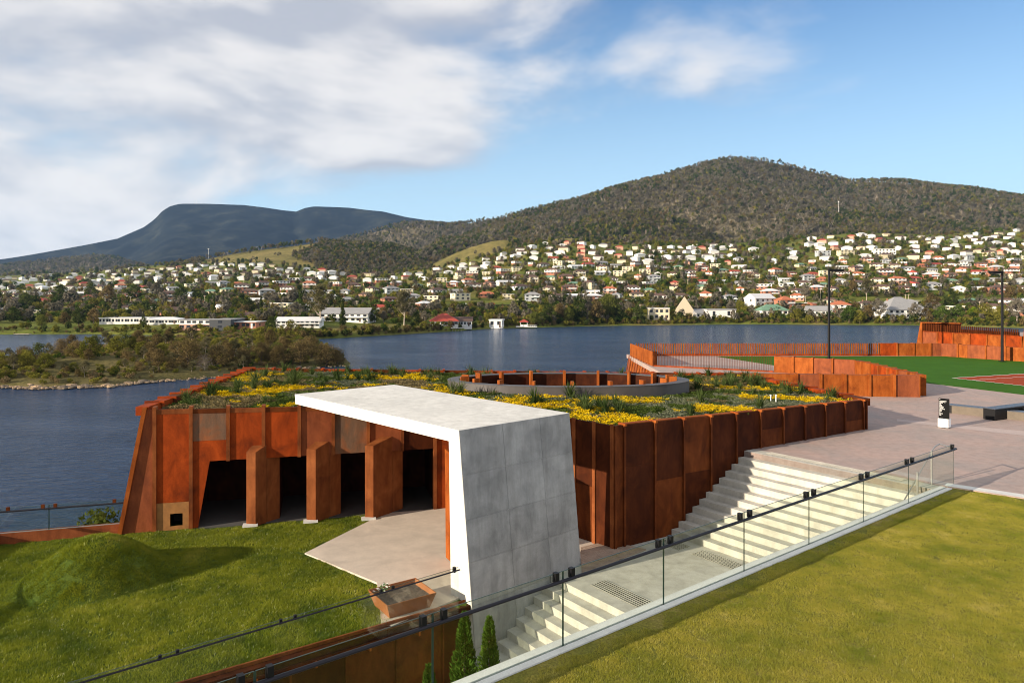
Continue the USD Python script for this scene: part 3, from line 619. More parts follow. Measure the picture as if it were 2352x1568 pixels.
# ------------------------------------------------------------------ stairs, landing, kerb
st = thing("grand_stairs", "pale concrete stairs descending from plaza past the rusty wall", "stairs")
NV = unit(E2 - E1); NU = np.array([NV[1], -NV[0]]); NU = NU if NU @ UD > 0 else -NU   # nosing line and the way down
foot = P(1643, 1263, LO)[:2]
RUN = ((foot - E1) @ NU) / 11.0
def strip_poly(u0, u1):
    b = E1 + NU * 0
    a, c = b - NV * 6, b + NV * 14
    return Polygon([tuple(a + NU * u0), tuple(c + NU * u0), tuple(c + NU * u1), tuple(a + NU * u1)])
wall_in = [tuple(Q3 + e34 * s + n34 * .0) for s in (-.0, 9.5)]
sreg = Polygon([wall_in[0], wall_in[1], tuple(kerb(14, 0.02)), tuple(kerb(-9, 0.02)), tuple(PP(0, fo(-3), -3)[:2]), tuple(PP(LG, fo(-3), -3)[:2]), tuple(Q2)]).buffer(0)
for k in range(11):
    part(st, "step", MB().poly(strip_poly(k * RUN, (k + 1) * RUN + .01).intersection(sreg), LO - .2, -.2 * (k + 1)), L["concrete_stair"])
part(st, "top_slab", MB().poly(strip_poly(-.55, -0.0).intersection(sreg), -.36, .003), L["concrete_stair"])
low_n = P(1318.5, 1348, LO)[:2]
uL = (low_n - E1) @ NU
land = strip_poly(11 * RUN, uL).intersection(sreg)
part(st, "landing", MB().poly(land, LO - .3, LO), L["concrete_stair"])
lreg = Polygon([tuple(PP(LG, fo(-3), -3)[:2]), tuple(PP(0, fo(-3), -3)[:2]), tuple(R0 + RU * 8 + RN * .1), tuple(kerb(-14, .02)), tuple(kerb(8, .02))]).buffer(0)
for k in range(11):
    part(st, "step", MB().poly(strip_poly(uL + k * .34, uL + (k + 1) * .34 + .01).intersection(lreg), PATH - .2, LO - .2 * (k + 1)), L["concrete_stair"])
def grating(name, quad, z, parent, nb, nc):
    """bars over a dark pit; quad = four corners, long sides first"""
    a, b, c, d = [np.asarray(p, float) for p in quad]
    pit = MB(); pit.sheet(Polygon([tuple(a), tuple(b), tuple(c), tuple(d)]) if Polygon([a, b, c, d]).exterior.is_ccw else Polygon([d, c, b, a]), z + .004)
    g = part(parent, name, pit, L["grate_pit"])
    mb = MB()
    for i in range(nb + 1):
        t = i / nb; mb.beam(v3(lerp(a, b, t), z + .012), v3(lerp(d, c, t), z + .012), .013, .012)
    for i in range(nc + 1):
        t = i / nc; mb.beam(v3(lerp(a, d, t), z + .018), v3(lerp(b, c, t), z + .018), .016, .008)
    part(g, "grating_bars", mb, L["concrete_stair"], kind="stuff")
gq = [E1 - NU * .22 + NV * .9, E1 - NU * .22 + NV * 5.6, E1 - NU * .52 + NV * 5.6, E1 - NU * .52 + NV * .9]
grating("top_grating", [p for p in gq], .004, st, 62, 4)
for (xa, ya), (xb, yb), (xc, yc), (xd, yd), nb in (((1600, 1267), (1660, 1290), (1705, 1300), (1642, 1270), 34), ((1360, 1341), (1460, 1390), (1497, 1379), (1412, 1334), 34), ((1530, 1253), (1578, 1243), (1566, 1260), (1552, 1262), 18)):
    pass
def land_grate(c, ln, wd):
    p = P(*c, LO)[:2]
    grating("drain_grating", [p - NV * ln / 2 - NU * wd / 2, p + NV * ln / 2 - NU * wd / 2, p + NV * ln / 2 + NU * wd / 2, p - NV * ln / 2 + NU * wd / 2], LO, st, int(ln / .075), int(wd / .09))
land_grate((1655, 1287), 1.75, .55)
land_grate((1425, 1362), 1.75, .55)
land_grate((1548, 1250), .9, .55)
# timber deck at the entrance
dk = thing("entrance_deck", "slatted timber deck between the portal wall and rusty corner", "deck")
reg = Polygon([tuple(P(*q, LO)[:2]) for q in ((1334, 1258), (1398, 1244), (1484, 1263), (1440, 1277), (1336, 1318))])
reg = reg.convex_hull
for i in range(26):
    o = P(1336, 1262, LO)[:2] + KN * (i * .105 - .6)
    ln_ = LineString([tuple(o - KU * 4), tuple(o + KU * 4)]).buffer(.043, cap_style="flat")
    g = ln_.intersection(reg)
    if not g.is_empty and g.area > .02: part(dk, "plank", MB().poly(g, LO + .006, LO + .04), L["deck_board"])
part(dk, "underlay", MB().sheet(reg if reg.exterior.is_ccw else Polygon(list(reg.exterior.coords)[::-1]), LO + .004), L["grate_pit"])
kt1 = k_at(2187, KW)
kb = thing("retaining_kerb", "long white concrete kerb wall along the upper lawn holding glass", "kerb")
def kprism(o0, o1, z0, z1, m, name, t0=-26.0, t1=None):
    t1 = kt1 if t1 is None else t1
    part(kb, name, MB().poly(Polygon([tuple(kerb(t0, o0)), tuple(kerb(t0, o1)), tuple(kerb(t1, o1)), tuple(kerb(t1, o0))]), z0, z1), L[m])
kprism(.0, .165, -4.9, .0, "concrete_kerb", "inner_kerb")
kprism(.165, .205, -4.9, -.03, "black_metal", "glass_channel")
kprism(.205, KW, -4.9, -.006, "concrete_kerb", "outer_kerb")
# ------------------------------------------------------------------ frameless glass balustrades
gl = L["pane_glass"]
mat("pane_glass", {"lw": ("layer_weight", {"blend": 0.5}), "pw": ("math", {"math_type": "power", "value2": 5.0}), "ma": ("math", {"math_type": "multiply_add", "value2": 0.94, "value3": 0.035}), "t": ("transparent_bsdf", {"color": (0.93, 0.965, 0.935)}),
                   "gl": ("glossy_bsdf", {"roughness": 0.0, "color": (0.95, 0.97, 0.96)}), "m": ("mix_closure", {})},
    [("lw.facing", "pw.value1"), ("pw.value", "ma.value1"), ("ma.value", "m.fac"), ("t.BSDF", "m.closure1"), ("gl.BSDF", "m.closure2")], surface="m.closure")
def pane(parent, p, q, z0, z1, th=.016, z0b=None, z1b=None, sides=True):
    e = unit(q - p); n = np.array([e[1], -e[0]]) * th / 2
    z0b = z0 if z0b is None else z0b; z1b = z1 if z1b is None else z1b
    g = part(parent, "glass_pane", MB().hexa(np.array([v3(p + n, z0), v3(q + n, z0b), v3(q + n, z1b), v3(p + n, z1)]), np.array([v3(p - n, z0), v3(q - n, z0b), v3(q - n, z1b), v3(p - n, z1)])), L["pane_glass"])
    mb = MB(); mb.beam(v3(p, z1 + .003), v3(q, z1b + .003), th, .005)
    for s, za, zb in () if not sides else ((p + e * .001, z0, z1), (q - e * .001, z0b, z1b)): mb.beam(v3(s, za), v3(s, zb), .005, th, up=(e[0], e[1], 0))
    part(g, "glass_edge", mb, L["glass_edge"])
GO = .185
bal = thing("glass_balustrade", "long frameless glass balustrade with dark handrail along the upper lawn", "balustrade")
js = [k_at(x, GO) for x in (993.7, 1293, 1524, 1708.9, 1858, 1983, 2087, 2191)]
js = [2 * js[0] - js[1] - .0, *js]; js = [2 * js[0] - js[1], *js]
for a, b in zip(js[:-1], js[1:]):
    pane(bal, kerb(a + .008, GO), kerb(b - .008, GO), -.02, 1.19)
RO = GO + .055
def clip(parent, c, e, z, w=.075, h=.15, d=.085, m="black_metal"):
    n = np.array([e[1], -e[0]])
    part(parent, "rail_clamp", MB().box(v3(np.asarray(c) + n * .02, z), (w, d, h), math.atan2(e[1], e[0])), L[m])
for i, a in enumerate(js[1:-1]):
    for s in (-.17, .17): clip(bal, kerb(a + s, GO), KU, 1.14)
clip(bal, kerb(js[-1] - .18, GO), KU, 1.14)
tip = k_at(2197, RO)
inner_tip = P(2158.5, 1019.7, 1.06)[:2]
rl = [v3(kerb(js[0], RO), 1.06), v3(kerb(tip - .02, RO), 1.06), v3(kerb(tip, RO) - KN * .03, 1.06)]
part(bal, "handrail", MB().tube(rl, .029, 10), L["rail_metal"], smooth=40)
sr = thing("stair_handrail", "bent steel handrail on two posts beside the top stairs", "handrail")
k0 = inner_tip + UD * .38
slope = .2 / RUN
rl2 = [v3(kerb(tip, RO) - KN * .05, 1.06), v3(inner_tip, 1.065), v3(inner_tip + UD * .05, 1.063), v3(k0, 1.03), v3(k0 + UD * .12, .97)] + [v3(k0 + UD * (.12 + t), .97 - t * slope) for t in (.5, 1.0, 1.6, 2.2)]
part(sr, "rail", MB().tube(rl2, .02, 10), L["steel_bright"], smooth=40)
pA = P(2140, 1112, 0.0)[:2]
part(sr, "post", MB().box(v3(pA, .51), (.045, .045, 1.02), .6), L["steel_bright"])
pB = pA + UD * 1.0
part(sr, "post", MB().box(v3(pB, -.05), (.045, .045, 1.15), .6), L["steel_bright"])

# second balustrade on the rusty retaining wall beside the lower lawn
rw = thing("retaining_wall", "dark rusted steel retaining wall of the sunken path below the lawn", "retaining wall")
rz = lambda t: LO + .15 * t / np.linalg.norm(R1 - R0)
RL = 22.0
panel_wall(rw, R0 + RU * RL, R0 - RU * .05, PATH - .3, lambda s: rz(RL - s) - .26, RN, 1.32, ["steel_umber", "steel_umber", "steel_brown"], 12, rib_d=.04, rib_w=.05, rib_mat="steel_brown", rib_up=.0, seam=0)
for i in range(12):
    hk = R0 + RU * (.35 + 1.32 * i) + RN * .1
    part(rw, "hook", MB().box(v3(hk, rz(.35 + 1.32 * i) - .30), (.05, .22, .14), math.atan2(RU[1], RU[0])), L["steel_orange"])
part(rw, "cap_plate", MB().beam(v3(R0 - RU * .05 - RN * .13, rz(0) - .02), v3(R0 + RU * RL - RN * .13, rz(RL) - .02), .05, .10), L["steel_rib"])
part(rw, "cap_plate", MB().beam(v3(R0 - RU * .05 + RN * .0, rz(0) - .14), v3(R0 + RU * RL + RN * .0, rz(RL) - .14), .20, .20), L["steel_umber"])
part(rw, "cap_plate", MB().beam(v3(R0 - RU * .05 + RN * .13, rz(0) - .23), v3(R0 + RU * RL + RN * .13, rz(RL) - .23), .03, .07), L["steel_brown"])
b2 = thing("glass_balustrade", "low glass balustrade with thin dark handrail beside the planter", "balustrade")
RF0, RF1 = P(1052, 1307.5, LO + 1.0), P(180, 1568, LO + .9)
r2 = unit(RF1[:2] - RF0[:2]); zs = (RF1[2] - RF0[2]) / np.linalg.norm(RF1[:2] - RF0[:2])
def rt(px):
    q = (px - CX) / F
    return (RF0[0] - q * RF0[1]) / (q * r2[1] - r2[0])
j2 = [-.02] + [rt(x) for x in (890, 662, 388)]
j2 += [2 * j2[-1] - j2[-2], 3 * j2[-1] - 2 * j2[-2]]
for a, b in zip(j2[:-1], j2[1:]):
    pane(b2, RF0[:2] + r2 * (a + .008), RF0[:2] + r2 * (b - .008), LO - .12, RF0[2] + zs * a + .06, z1b=RF0[2] + zs * b + .06, sides=False)
for a in j2[1:-1]:
    for s in (-.16, .16): clip(b2, RF0[:2] + r2 * (a + s), r2, RF0[2] + zs * (a + s) + .02, .06, .10, .06)
clip(b2, RF0[:2] + r2 * .1, r2, RF0[2] + .02, .07, .13, .08)
part(b2, "handrail", MB().tube([np.r_[RF0[:2], RF0[2]] + [.05, .0, 0], np.r_[RF0[:2] + r2 * 14, RF0[2] + zs * 14]], .02, 8), L["rail_metal"], smooth=40)

# third balustrade: edge of the lower lawn over the water, turning the corner at the left
b3 = thing("glass_balustrade", "glass balustrade on a rusted upstand at the lawn edge above water", "balustrade")
def upstand(p, q, n):
    e = unit(q - p)
    mb = np.array([v3(p, LO - .1), v3(q, LO - .1), v3(q, LO + .30), v3(p, LO + .30)])
    part(b3, "upstand", MB().hexa(mb, mb - np.r_[n, 0] * .22), L["steel_rose"])
    part(b3, "glass_channel", MB().beam(v3(p - n * .05, LO + .306), v3(q - n * .05, LO + .306), .05, .016), L["steel_bright"])
nb = WN
upstand(BL[0], BC, -np.array([-(BC - BL[0])[1], (BC - BL[0])[0]]) / np.linalg.norm(BC - BL[0]) * -1)
e3 = unit(BE - BC); n3_ = np.array([-e3[1], e3[0]]); n3_ = n3_ if n3_[0] > 0 else -n3_
upstand(BC, BE, n3_)
eb = unit(BC - BL[0]); nbb = np.array([eb[1], -eb[0]]); nbb = nbb if nbb[1] < 0 else -nbb
gp = lambda t: BL[0] - nbb * .05 + eb * t
LB = np.linalg.norm(BC - BL[0])
sp = [0.06, LB * .60, LB]
for a, b in zip(sp[:-1], sp[1:]): pane(b3, gp(a + .01), gp(b - .01), LO + .3, LO + 1.12)
for a in (sp[1] - .18, sp[1] + .18, .35, LB - .35): clip(b3, gp(a), eb, LO + 1.08, .1, .12, .06, "steel_brown")
hp = lambda t: BC - n3_ * .05 + e3 * t
for k in range(5): pane(b3, hp(.03 + k * 2.4), hp(2.4 + k * 2.4), LO + .3, LO + 1.12)
part(b3, "handrail", MB().tube([v3(gp(-.12), LO + 1.05), v3(gp(-.05), LO + 1.0), v3(gp(.1), LO + 1.0), v3(gp(LB - .1), LO + 1.0), v3(hp(.1), LO + .99)], .03, 8), L["rail_metal"], smooth=40)
part(b3, "handrail", MB().beam(v3(hp(.05), LO + 1.0), v3(hp(12.4), LO + .97), .16, .07), L["rail_metal"], smooth=40)

# ------------------------------------------------------------------ planter, sign, benches, lamp posts
pl = thing("planter", "flared rusted steel planter box with bare soil beside the gravel", "planter")
pc = P(893, 1421, LO)[:2]
lx, ly = unit(np.array([.82, .57])), unit(np.array([-.57, .82]))
def quadz(o, a, b, z, off): return [v3(o - lx * off - ly * off, z), v3(o + lx * (a + off) - ly * off, z), v3(o + lx * (a + off) + ly * (b + off), z), v3(o - lx * off + ly * (b + off), z)]
po, pa, pb = pc + lx * .03, 1.12, .92
bo, to, ti = quadz(po, pa, pb, LO, 0), quadz(po, pa, pb, LO + .40, .13), quadz(po, pa, pb, LO + .40, .11)
bi = quadz(po, pa, pb, LO + .02, -.02)
for i, nm in enumerate(("side_plate",) * 4):
    j = (i + 1) % 4
    part(pl, nm, MB().hexa(np.array([bo[i], bo[j], to[j], to[i]]), np.array([bi[i], bi[j], ti[j], ti[i]])), L["planter_steel"])
sv = quadz(po, pa, pb, LO + .27, .07)
sg = MB(); sgm = trimesh.creation.box((1, 1, .02)).subdivide().subdivide().subdivide()
sgv = sgm.vertices.copy()
ctr = po + lx * pa / 2 + ly * pb / 2
sgv = np.array([v3(ctr + lx * x * (pa + .14) + ly * y * (pb + .14), LO + .27 + z + .03 * (meshkit.noise(np.array([x * 9, y * 9, 0.])) - .5)) for x, y, z in sgv])
part(pl, "soil_bed", (sgv, sgm.faces), L["soil"])
fl = thing("flowering_plant", "small leafy plant with white flowers at the planter corner", "plant")
r = rng(21); fm, lm = MB(), MB()
fc_ = po + lx * .25 + ly * (pb - .05)
for i in range(46):
    o = r.normal(0, .085, 2); z = LO + .36 + r.uniform(0, .16); a = r.uniform(0, 2 * PI); s = r.uniform(.03, .055)
    c = np.array([fc_[0] + o[0], fc_[1] + o[1], z]); u = np.array([math.cos(a), math.sin(a), r.uniform(-.3, .5)]) * s; w = np.array([-math.sin(a), math.cos(a), r.uniform(-.3, .3)]) * s * .6
    (fm if i % 3 == 0 else lm).add([c - u, c + w, c + u, c - w], [[0, 1, 2, 3]])
plain("petal_white", (.8, .78, .7), .6); plain("leaf_mid", (.07, .14, .035), .6, var=.3, scale=20.0)
part(fl, "blossom", fm, L["petal_white"], kind="stuff"); part(fl, "foliage", lm, L["leaf_mid"], kind="stuff")

sgn = thing("information_sign", "black information sign with white lettering on a white plaza plinth", "sign")
sc_ = np.array([18.62, 30.14]); s1 = unit(np.array([-.66, .75])); s2 = unit(np.array([.75, .66]))
base_c = sc_ + s1 * .19 + s2 * .2
import manifold3d
def round_box(w, d, h, rr):
    cs = manifold3d.CrossSection.square((w - 2 * rr, d - 2 * rr), True).offset(rr, manifold3d.JoinType.Round, 2.0, 20)
    m = manifold3d.Manifold.extrude(cs, h)
    a = m.to_mesh(); return np.array(a.vert_properties[:, :3]), np.array(a.tri_verts)
bv, bf = round_box(.42, .40, .36, .07)
ang = math.atan2(s1[1], s1[0])
def place(v, c, a, z): cs, sn = math.cos(a), math.sin(a); return np.c_[v[:, 0] * cs - v[:, 1] * sn + c[0], v[:, 0] * sn + v[:, 1] * cs + c[1], v[:, 2] + z]
part(sgn, "plinth", (place(bv, base_c, ang, .03), bf), L["sign_white"], smooth=35)
part(sgn, "plinth_foot", (place(round_box(.36, .34, .03, .05)[0], base_c, ang, 0.0), round_box(.36, .34, .03, .05)[1]), L["black_metal"])
pcx = base_c - s2 * .04
board_w, board_h, board_z = .40, .86, .39
part(sgn, "board", MB().box(v3(pcx, board_z + board_h / 2), (board_w, .05, board_h), ang), L["sign_black"])
sl = MB()                                                  # lines of white lettering, as long as the photograph shows them
lines_ = [(.035, .11), (.11, .80), (.165, .66), (.21, .42), (.26, .20), (.325, .30), (.375, .34), (.415, .55), (.465, .44), (.515, .62), (.56, .33), (.61, .28), (.665, .11), (.735, .42), (.79, .22), (.835, .20)]
rr_ = rng(5)
for fy, fw in lines_:
    z = board_z + board_h * (1 - fy) - .02; x = .0
    while x < fw * (board_w - .05) - .012:
        w = min(rr_.uniform(.012, .03), fw * (board_w - .05) - x); xc = -board_w / 2 + .025 + x + w / 2
        c = pcx - s1 * xc - s2 * .0262
        sl.box(v3(c, z), (w - .004, .003, rr_.uniform(.014, .02)), ang); x += w
part(sgn, "lettering", sl, L["sign_white"])

def prism_bench(name, label, p, q, w, h, z0=0.0, body="bench_brown_shaded", endm="bench_black"):
    b = thing(name, label, "bench", "low benches on the plaza")
    e = unit(q - p); n = np.array([e[1], -e[0]]); Lh = np.linalg.norm(q - p); a = math.atan2(e[1], e[0]); c = (p + q) / 2
    part(b, "body", MB().box(v3(c, z0 + (h - .04) / 2), (Lh - .36, w, h - .04), a), L[body])
    part(b, "seat", MB().box(v3(c, z0 + h - .0175), (Lh, w + .03, .035), a), L["bench_top"])
    for s, k in ((p, 1), (q, -1)): part(b, "end_block", MB().box(v3(s + e * k * .088, z0 + (h - .04) / 2), (.172, w + .006, h - .04), a), L[endm])
prism_bench("plaza_bench", "long low bench with light brown sides passing under the black one", np.array([21.35, 34.45]), np.array([25.3, 30.2]), .5, .40)
bx_ = thing("plaza_bench", "black wedge shaped bench crossing over the long brown bench", "bench", "low benches on the plaza")
pq, qq = np.array([21.85, 32.3]), np.array([24.7, 33.75]); e = unit(qq - pq); n = np.array([e[1], -e[0]]); w = .26
pr = [(0, .0), (1.05, .0), (1.35, .34), (1.95, .44), (2.5, .40), (3.0, 0), (3.25, 0), (3.2, .52), (0, .52)]
pr = [(0, .0), (1.25, .0), (1.05, .42), (2.2, .42), (2.6, .0), (3.2, 0), (3.2, .50), (0, .50)]
tv, tf = trimesh.creation.triangulate_polygon(Polygon(pr), engine="earcut")
m2_ = trimesh.creation.extrude_polygon(Polygon(pr), 2 * w, engine="earcut")
vv = m2_.vertices; vv = np.array([v3(pq + e * x + n * (w - zz), y) for x, y, zz in vv]); tmb = trimesh.Trimesh(vv, m2_.faces, process=False); trimesh.repair.fix_normals(tmb)
part(bx_, "body", tmb, L["bench_black"])
part(bx_, "seat", MB().beam(v3(pq - e * .02, .518), v3(qq + e * .02, .518), 2 * w + .04, .03), L["bench_top"])

for X, Yb, Yt, dirx, lab in ((1904, 823.5, 618, 1, "tall dark lamp post with its lamp head pointing right above the court"), (2302, 830.5, 622, -1, "tall dark lamp post with its lamp head pointing left at the court edge")):
    b = P(X, Yb, 0.0); h = (Yb - Yt) / F * b[1]
    lp = thing("lamp_post", lab, "lamp post", "lamp posts of the sports court", b)
    part(lp, "base_plate", MB().box((0, 0, .03), (.42, .42, .06)), L["black_metal"])
    part(lp, "pole", MB().tube([(0, 0, .06), (0, 0, h * .5), (0, 0, h - .15)], .115, 12, .085), L["black_metal"], smooth=40)
    hx = 1.15 if dirx > 0 else .9
    part(lp, "arm", MB().box((dirx * .16, 0, h - .12), (.42, .16, .22)), L["black_metal"])
    part(lp, "lamp_head", MB().hexa(np.array([(dirx * .36, -.3, h - .26), (dirx * (hx + .1), -.3, h - .2), (dirx * (hx + .1), -.3, h - .02), (dirx * .36, -.3, h - .02)]), np.array([(dirx * .36, .3, h - .26), (dirx * (hx + .1), .3, h - .2), (dirx * (hx + .1), .3, h - .02), (dirx * .36, .3, h - .02)])), L["black_metal"])

# ------------------------------------------------------------------ rusty court walls and slat fences
WM = ["steel_orange", "steel_orange", "steel_red", "steel_rose"]
TOP = 1.2
def court_wall(name, label, pts, seed, z0=0.0, z1=TOP, pitch=1.3, rb=.5, **kw):
    t = thing(name, label, "wall")
    for i in range(len(pts) - 1):
        p, q = np.asarray(pts[i], float), np.asarray(pts[i + 1], float)
        e = unit(q - p); n = np.array([e[1], -e[0]])
        if n @ (-(p + q) / 2) < 0: n = -n
        panel_wall(t, p, q, z0, z1, n, pitch, WM, seed + i, rib_w=.13, rib_d=.10, rib_mat="steel_orange", rib_up=.05, seam=.0, rib_back=rb, last_rib=False, **kw)
        L2 = np.linalg.norm(q - p); k = max(1, int(round(L2 / 2.6)))
        for j in range(k):
            a, b = p + e * L2 * j / k, p + e * (L2 * (j + 1) / k - .006)
            part(t, "coping", MB().beam(v3(a - n * .22, z1 - .02), v3(b - n * .22, z1 - .02), .42, .05), L["steel_orange" if j % 2 else "steel_rose"])
        part(t, "back_plate", slab([v3(p - n * .42, z0), v3(q - n * .42, z0), v3(q - n * .42, z1 - .05), v3(p - n * .42, z1 - .05)], n, .03), L["steel_brown"])
    for p, q, s in ((np.asarray(pts[0], float), np.asarray(pts[1], float), 1), (np.asarray(pts[-1], float), np.asarray(pts[-2], float), -1)):
        e = unit(q - p); n = np.array([e[1], -e[0]]); n = n if n @ (-(p + q) / 2) > 0 else -n
        part(t, "end_plate", MB().hexa(np.array([v3(p, z0), v3(p - n * .44, z0), v3(p - n * .44, z1), v3(p, z1)]) + np.r_[e, 0] * .002, np.array([v3(p, z0), v3(p - n * .44, z0), v3(p - n * .44, z1), v3(p, z1)]) - np.r_[e, 0] * .04), L["steel_orange"])
    return t
wc = PD(2112, 863, (CZ - TOP) * F / 180)[:2]
court_wall("court_wall", "low ribbed rust steel wall beyond the planted roof", [(11.5, 40.95), (15.0, 40.6), wc], 50, pitch=1.32)
court_wall("court_wall", "rust steel wall bending back behind the low ribbed wall", [P(1779, 855, 0.0)[:2], (24.0, 49.4), wc + [.25, .6]], 60, pitch=1.35)
yF = 67.7
court_wall("court_wall", "solid rust steel wall at the far side of the green court", [((2022 - CX) / F * yF, yF), ((2162 - CX) / F * 67.4, 67.4), P(2222, 822, 0)[:2], P(2352, 830.5, 0)[:2], (50, 53)], 70, pitch=1.55)
def slat_fence(name, label, p, q, z0, z1, step, w, d, m, kerb_h=.14, lean=0.0, kerb_m="steel_red", cat="fence"):
    t = thing(name, label, cat)
    p, q = np.asarray(p, float), np.asarray(q, float); Lg = np.linalg.norm(q - p); e = unit(q - p); n = int(Lg / step)
    z0f = z0 if callable(z0) else (lambda s: z0); z1f = z1 if callable(z1) else (lambda s: z1)
    nn = np.array([e[1], -e[0]])
    part(t, "bottom_rail", MB().beam(v3(p, z0f(0) + kerb_h / 2), v3(q, z0f(Lg) + kerb_h / 2), .16, kerb_h), L[kerb_m])
    r = rng(9)
    for i in range(n + 1):
        s = i * step; c = p + e * s
        part(t, "slat", MB().beam(v3(c, z0f(s) + kerb_h), v3(c + nn * lean + e * r.normal(0, .006), z1f(s) + r.normal(0, .006)), w, d, up=(nn[0], nn[1], .001)), L[m])
    return t
slat_fence("slat_fence", "long fence of upright rusted steel slats along the water side", ((1462 - CX) / F * yF, yF), ((2020 - CX) / F * yF, yF), 0.02, 1.2, .215, .095, .12, "steel_orange", .16)
fa, fb = P(1502, 841, 0)[:2], P(1777, 854.5, 0)[:2]
slat_fence("slat_fence", "fence of thin dark steel bars before the plaza corner", fa, fb, 0.0, 1.2, .125, .018, .05, "steel_brown", .10)
cw = thing("terrace_wall", "rusted steel outer wall falling from the plaza corner to the water", "wall")
panel_wall(cw, fa, fb, -2.5, .0, unit(np.array([(fb - fa)[1], -(fb - fa)[0]])), 2.05, ["steel_orange", "steel_red"], 3, rib_w=.06, rib_d=.03, rib_up=0, seam=0)
cp, cq = PD(1447, 789, 67.7)[:2], fa + [-.1, 0]
part(cw, "parapet_sheet", MB().hexa(np.array([v3(cp, .08), v3(cq, .08), v3(cq, TOP), v3(cp, TOP)]), np.array([v3(cp + [.06, 0], .08), v3(cq + [.06, 0], .08), v3(cq + [.06, 0], TOP), v3(cp + [.06, 0], TOP)])), L["steel_orange"])
part(cw, "parapet_edge", MB().hexa(np.array([v3(cq, .0), v3(cq + [.34, -.02], .0), v3(cq + [.34, -.02], TOP), v3(cq, TOP + .01)]), np.array([v3(cq + [0, .1], .0), v3(cq + [.34, .08], .0), v3(cq + [.34, .08], TOP), v3(cq + [0, .1], TOP + .01)])), L["steel_brown"])
for i in range(9):
    s0, s1 = i / 9, (i + 1) / 9 - .012
    a, b = lerp(cp, cq, s0), lerp(cp, cq, s1)
    q = np.array([v3(a + [-.75, -.2], -4), v3(b + [-.75, -.2], -4), v3(b, .07), v3(a, .07)])
    part(cw, "panel", MB().hexa(q, q + [.06, 0, 0]), L["steel_orange" if i % 3 else "steel_rose"])
    q = np.array([v3(a + [-.85, -.2], -4), v3(a + [-.85, -.12], -4), v3(a + [-.1, .08], .07), v3(a + [-.1, .0], .07)])
    part(cw, "rib", MB().hexa(q, q + [.08, 0, 0]), L["steel_rib"])
# upper terrace at the far right
ta, tb = np.array([(2119 - CX) / F * 76, 76.0]), np.array([(2346 - CX) / F * 66.5, 66.5])
tw = court_wall("terrace_wall", "tall rusted steel terrace wall with upright ribs at far right", [ta, tb], 80, z0=-.2, z1=1.93, pitch=1.75, rb=.2)
zt_ = lambda s: 2.85 - .03 * s
tf_ = slat_fence("slat_fence", "dark rusted slat screen on top of the terrace wall", lerp(ta, tb, .01), lerp(ta, tb, .985), 1.94, zt_, .20, .055, .10, "steel_brown", .05)
tl = np.linalg.norm(tb - ta); te = unit(tb - ta)
part(tf_, "top_frame", MB().beam(v3(ta + te * .0, 2.90), v3(ta + te * tl * .42, 2.95), .25, .10), L["steel_orange"])
part(tf_, "backing_sheet", MB().beam(v3(ta + te * tl * .425 + [.2, .3], 2.14), v3(ta + te * tl * .985 + [.2, .3], 2.1), .05, .42), L["steel_umber"])
part(tf_, "backing_sheet", MB().beam(v3(ta + te * .1 + [.2, .3], 2.4), v3(ta + te * tl * .42 + [.2, .3], 2.4), .05, .95), L["steel_umber"])
q = np.array([v3(ta - te * .75, -.2), v3(ta - te * .0, -.2), v3(ta + te * .06, 2.95), v3(ta - te * .12, 2.95)]); nt = np.array([te[1], -te[0]]); nt = nt if nt[1] < 0 else -nt
part(tw, "end_fin", MB().hexa(q + np.r_[nt, 0] * .16, q - np.r_[nt, 0] * .3), L["steel_orange"])
part(tw, "end_fin", MB().hexa(np.array([v3(tb + te * .1, -.2), v3(tb + te * .9, -.2), v3(tb + te * 1.5, 2.9), v3(tb + te * .35, 2.9)]) + np.r_[nt, 0] * .16, np.array([v3(tb + te * .1, -.2), v3(tb + te * .9, -.2), v3(tb + te * 1.5, 2.9), v3(tb + te * .35, 2.9)]) - np.r_[nt, 0] * .3), L["steel_orange"])
tp_poly = Polygon([tuple(ta + [.6, .3]), tuple(tb + [.3, .3]), (70, 60), (70, 74), (50, 77)])
single("upper_terrace", MB().poly(tp_poly, 1.5, 1.85), L["plaza_paving"], "paved upper terrace behind the slat screen", kind="structure")
# ------------------------------------------------------------------ water and the headland below the site
mat("river", {"g": ("geometry", {}), "m1": ("mapping", {"scale": (.55, 1.5, 1.0), "rotation": (0, 0, .35)}), "n1": ("noise_texture", {"scale": .75, "detail": 5.0, "roughness": .6, "distortion": .3}),
              "m2": ("mapping", {"scale": (.06, .15, 1.0), "rotation": (0, 0, .2)}), "n2": ("noise_texture", {"scale": .5, "detail": 3.0}), "b": ("bump", {"strength": 1.0, "distance": 1.1}),
              "mr": ("map_range", {"from_min": .3, "from_max": .7, "to_min": .5, "to_max": 1.15}), "hm": ("math", {"math_type": "multiply"}),
              "p": ("principled_bsdf", {"base_color": (.007, .030, .078), "specular_ior_level": .36, "roughness": .17, "ior": 1.33})},
    [("g.position", "m1.vector"), ("m1.vector", "n1.vector"), ("g.position", "m2.vector"), ("m2.vector", "n2.vector"), ("n2.fac", "mr.value"), ("mr.result", "hm.value2"), ("n1.fac", "hm.value1"), ("hm.value", "b.height"), ("b.normal", "p.normal")])
single("water", MB().add([(-9000, -1500, WATER), (9000, -1500, WATER), (9000, 10000, WATER), (-9000, 10000, WATER)], [[0, 1, 2, 3]]), L["river"], "wide blue tidal river rippled by wind", kind="structure")
plain("rock_site", (.24, .17, .11), .9, var=.5, scale=.7)
hl = Polygon([(-19.5, 26), (-16.8, 38), (-15, 40), (12, 42.5), (10.3, 58), (10.2, 70), (72, 72), (75, -30), (-20, -30)])
o_ = np.array(hl.exterior.coords)[:-1]; c_ = o_.mean(0)
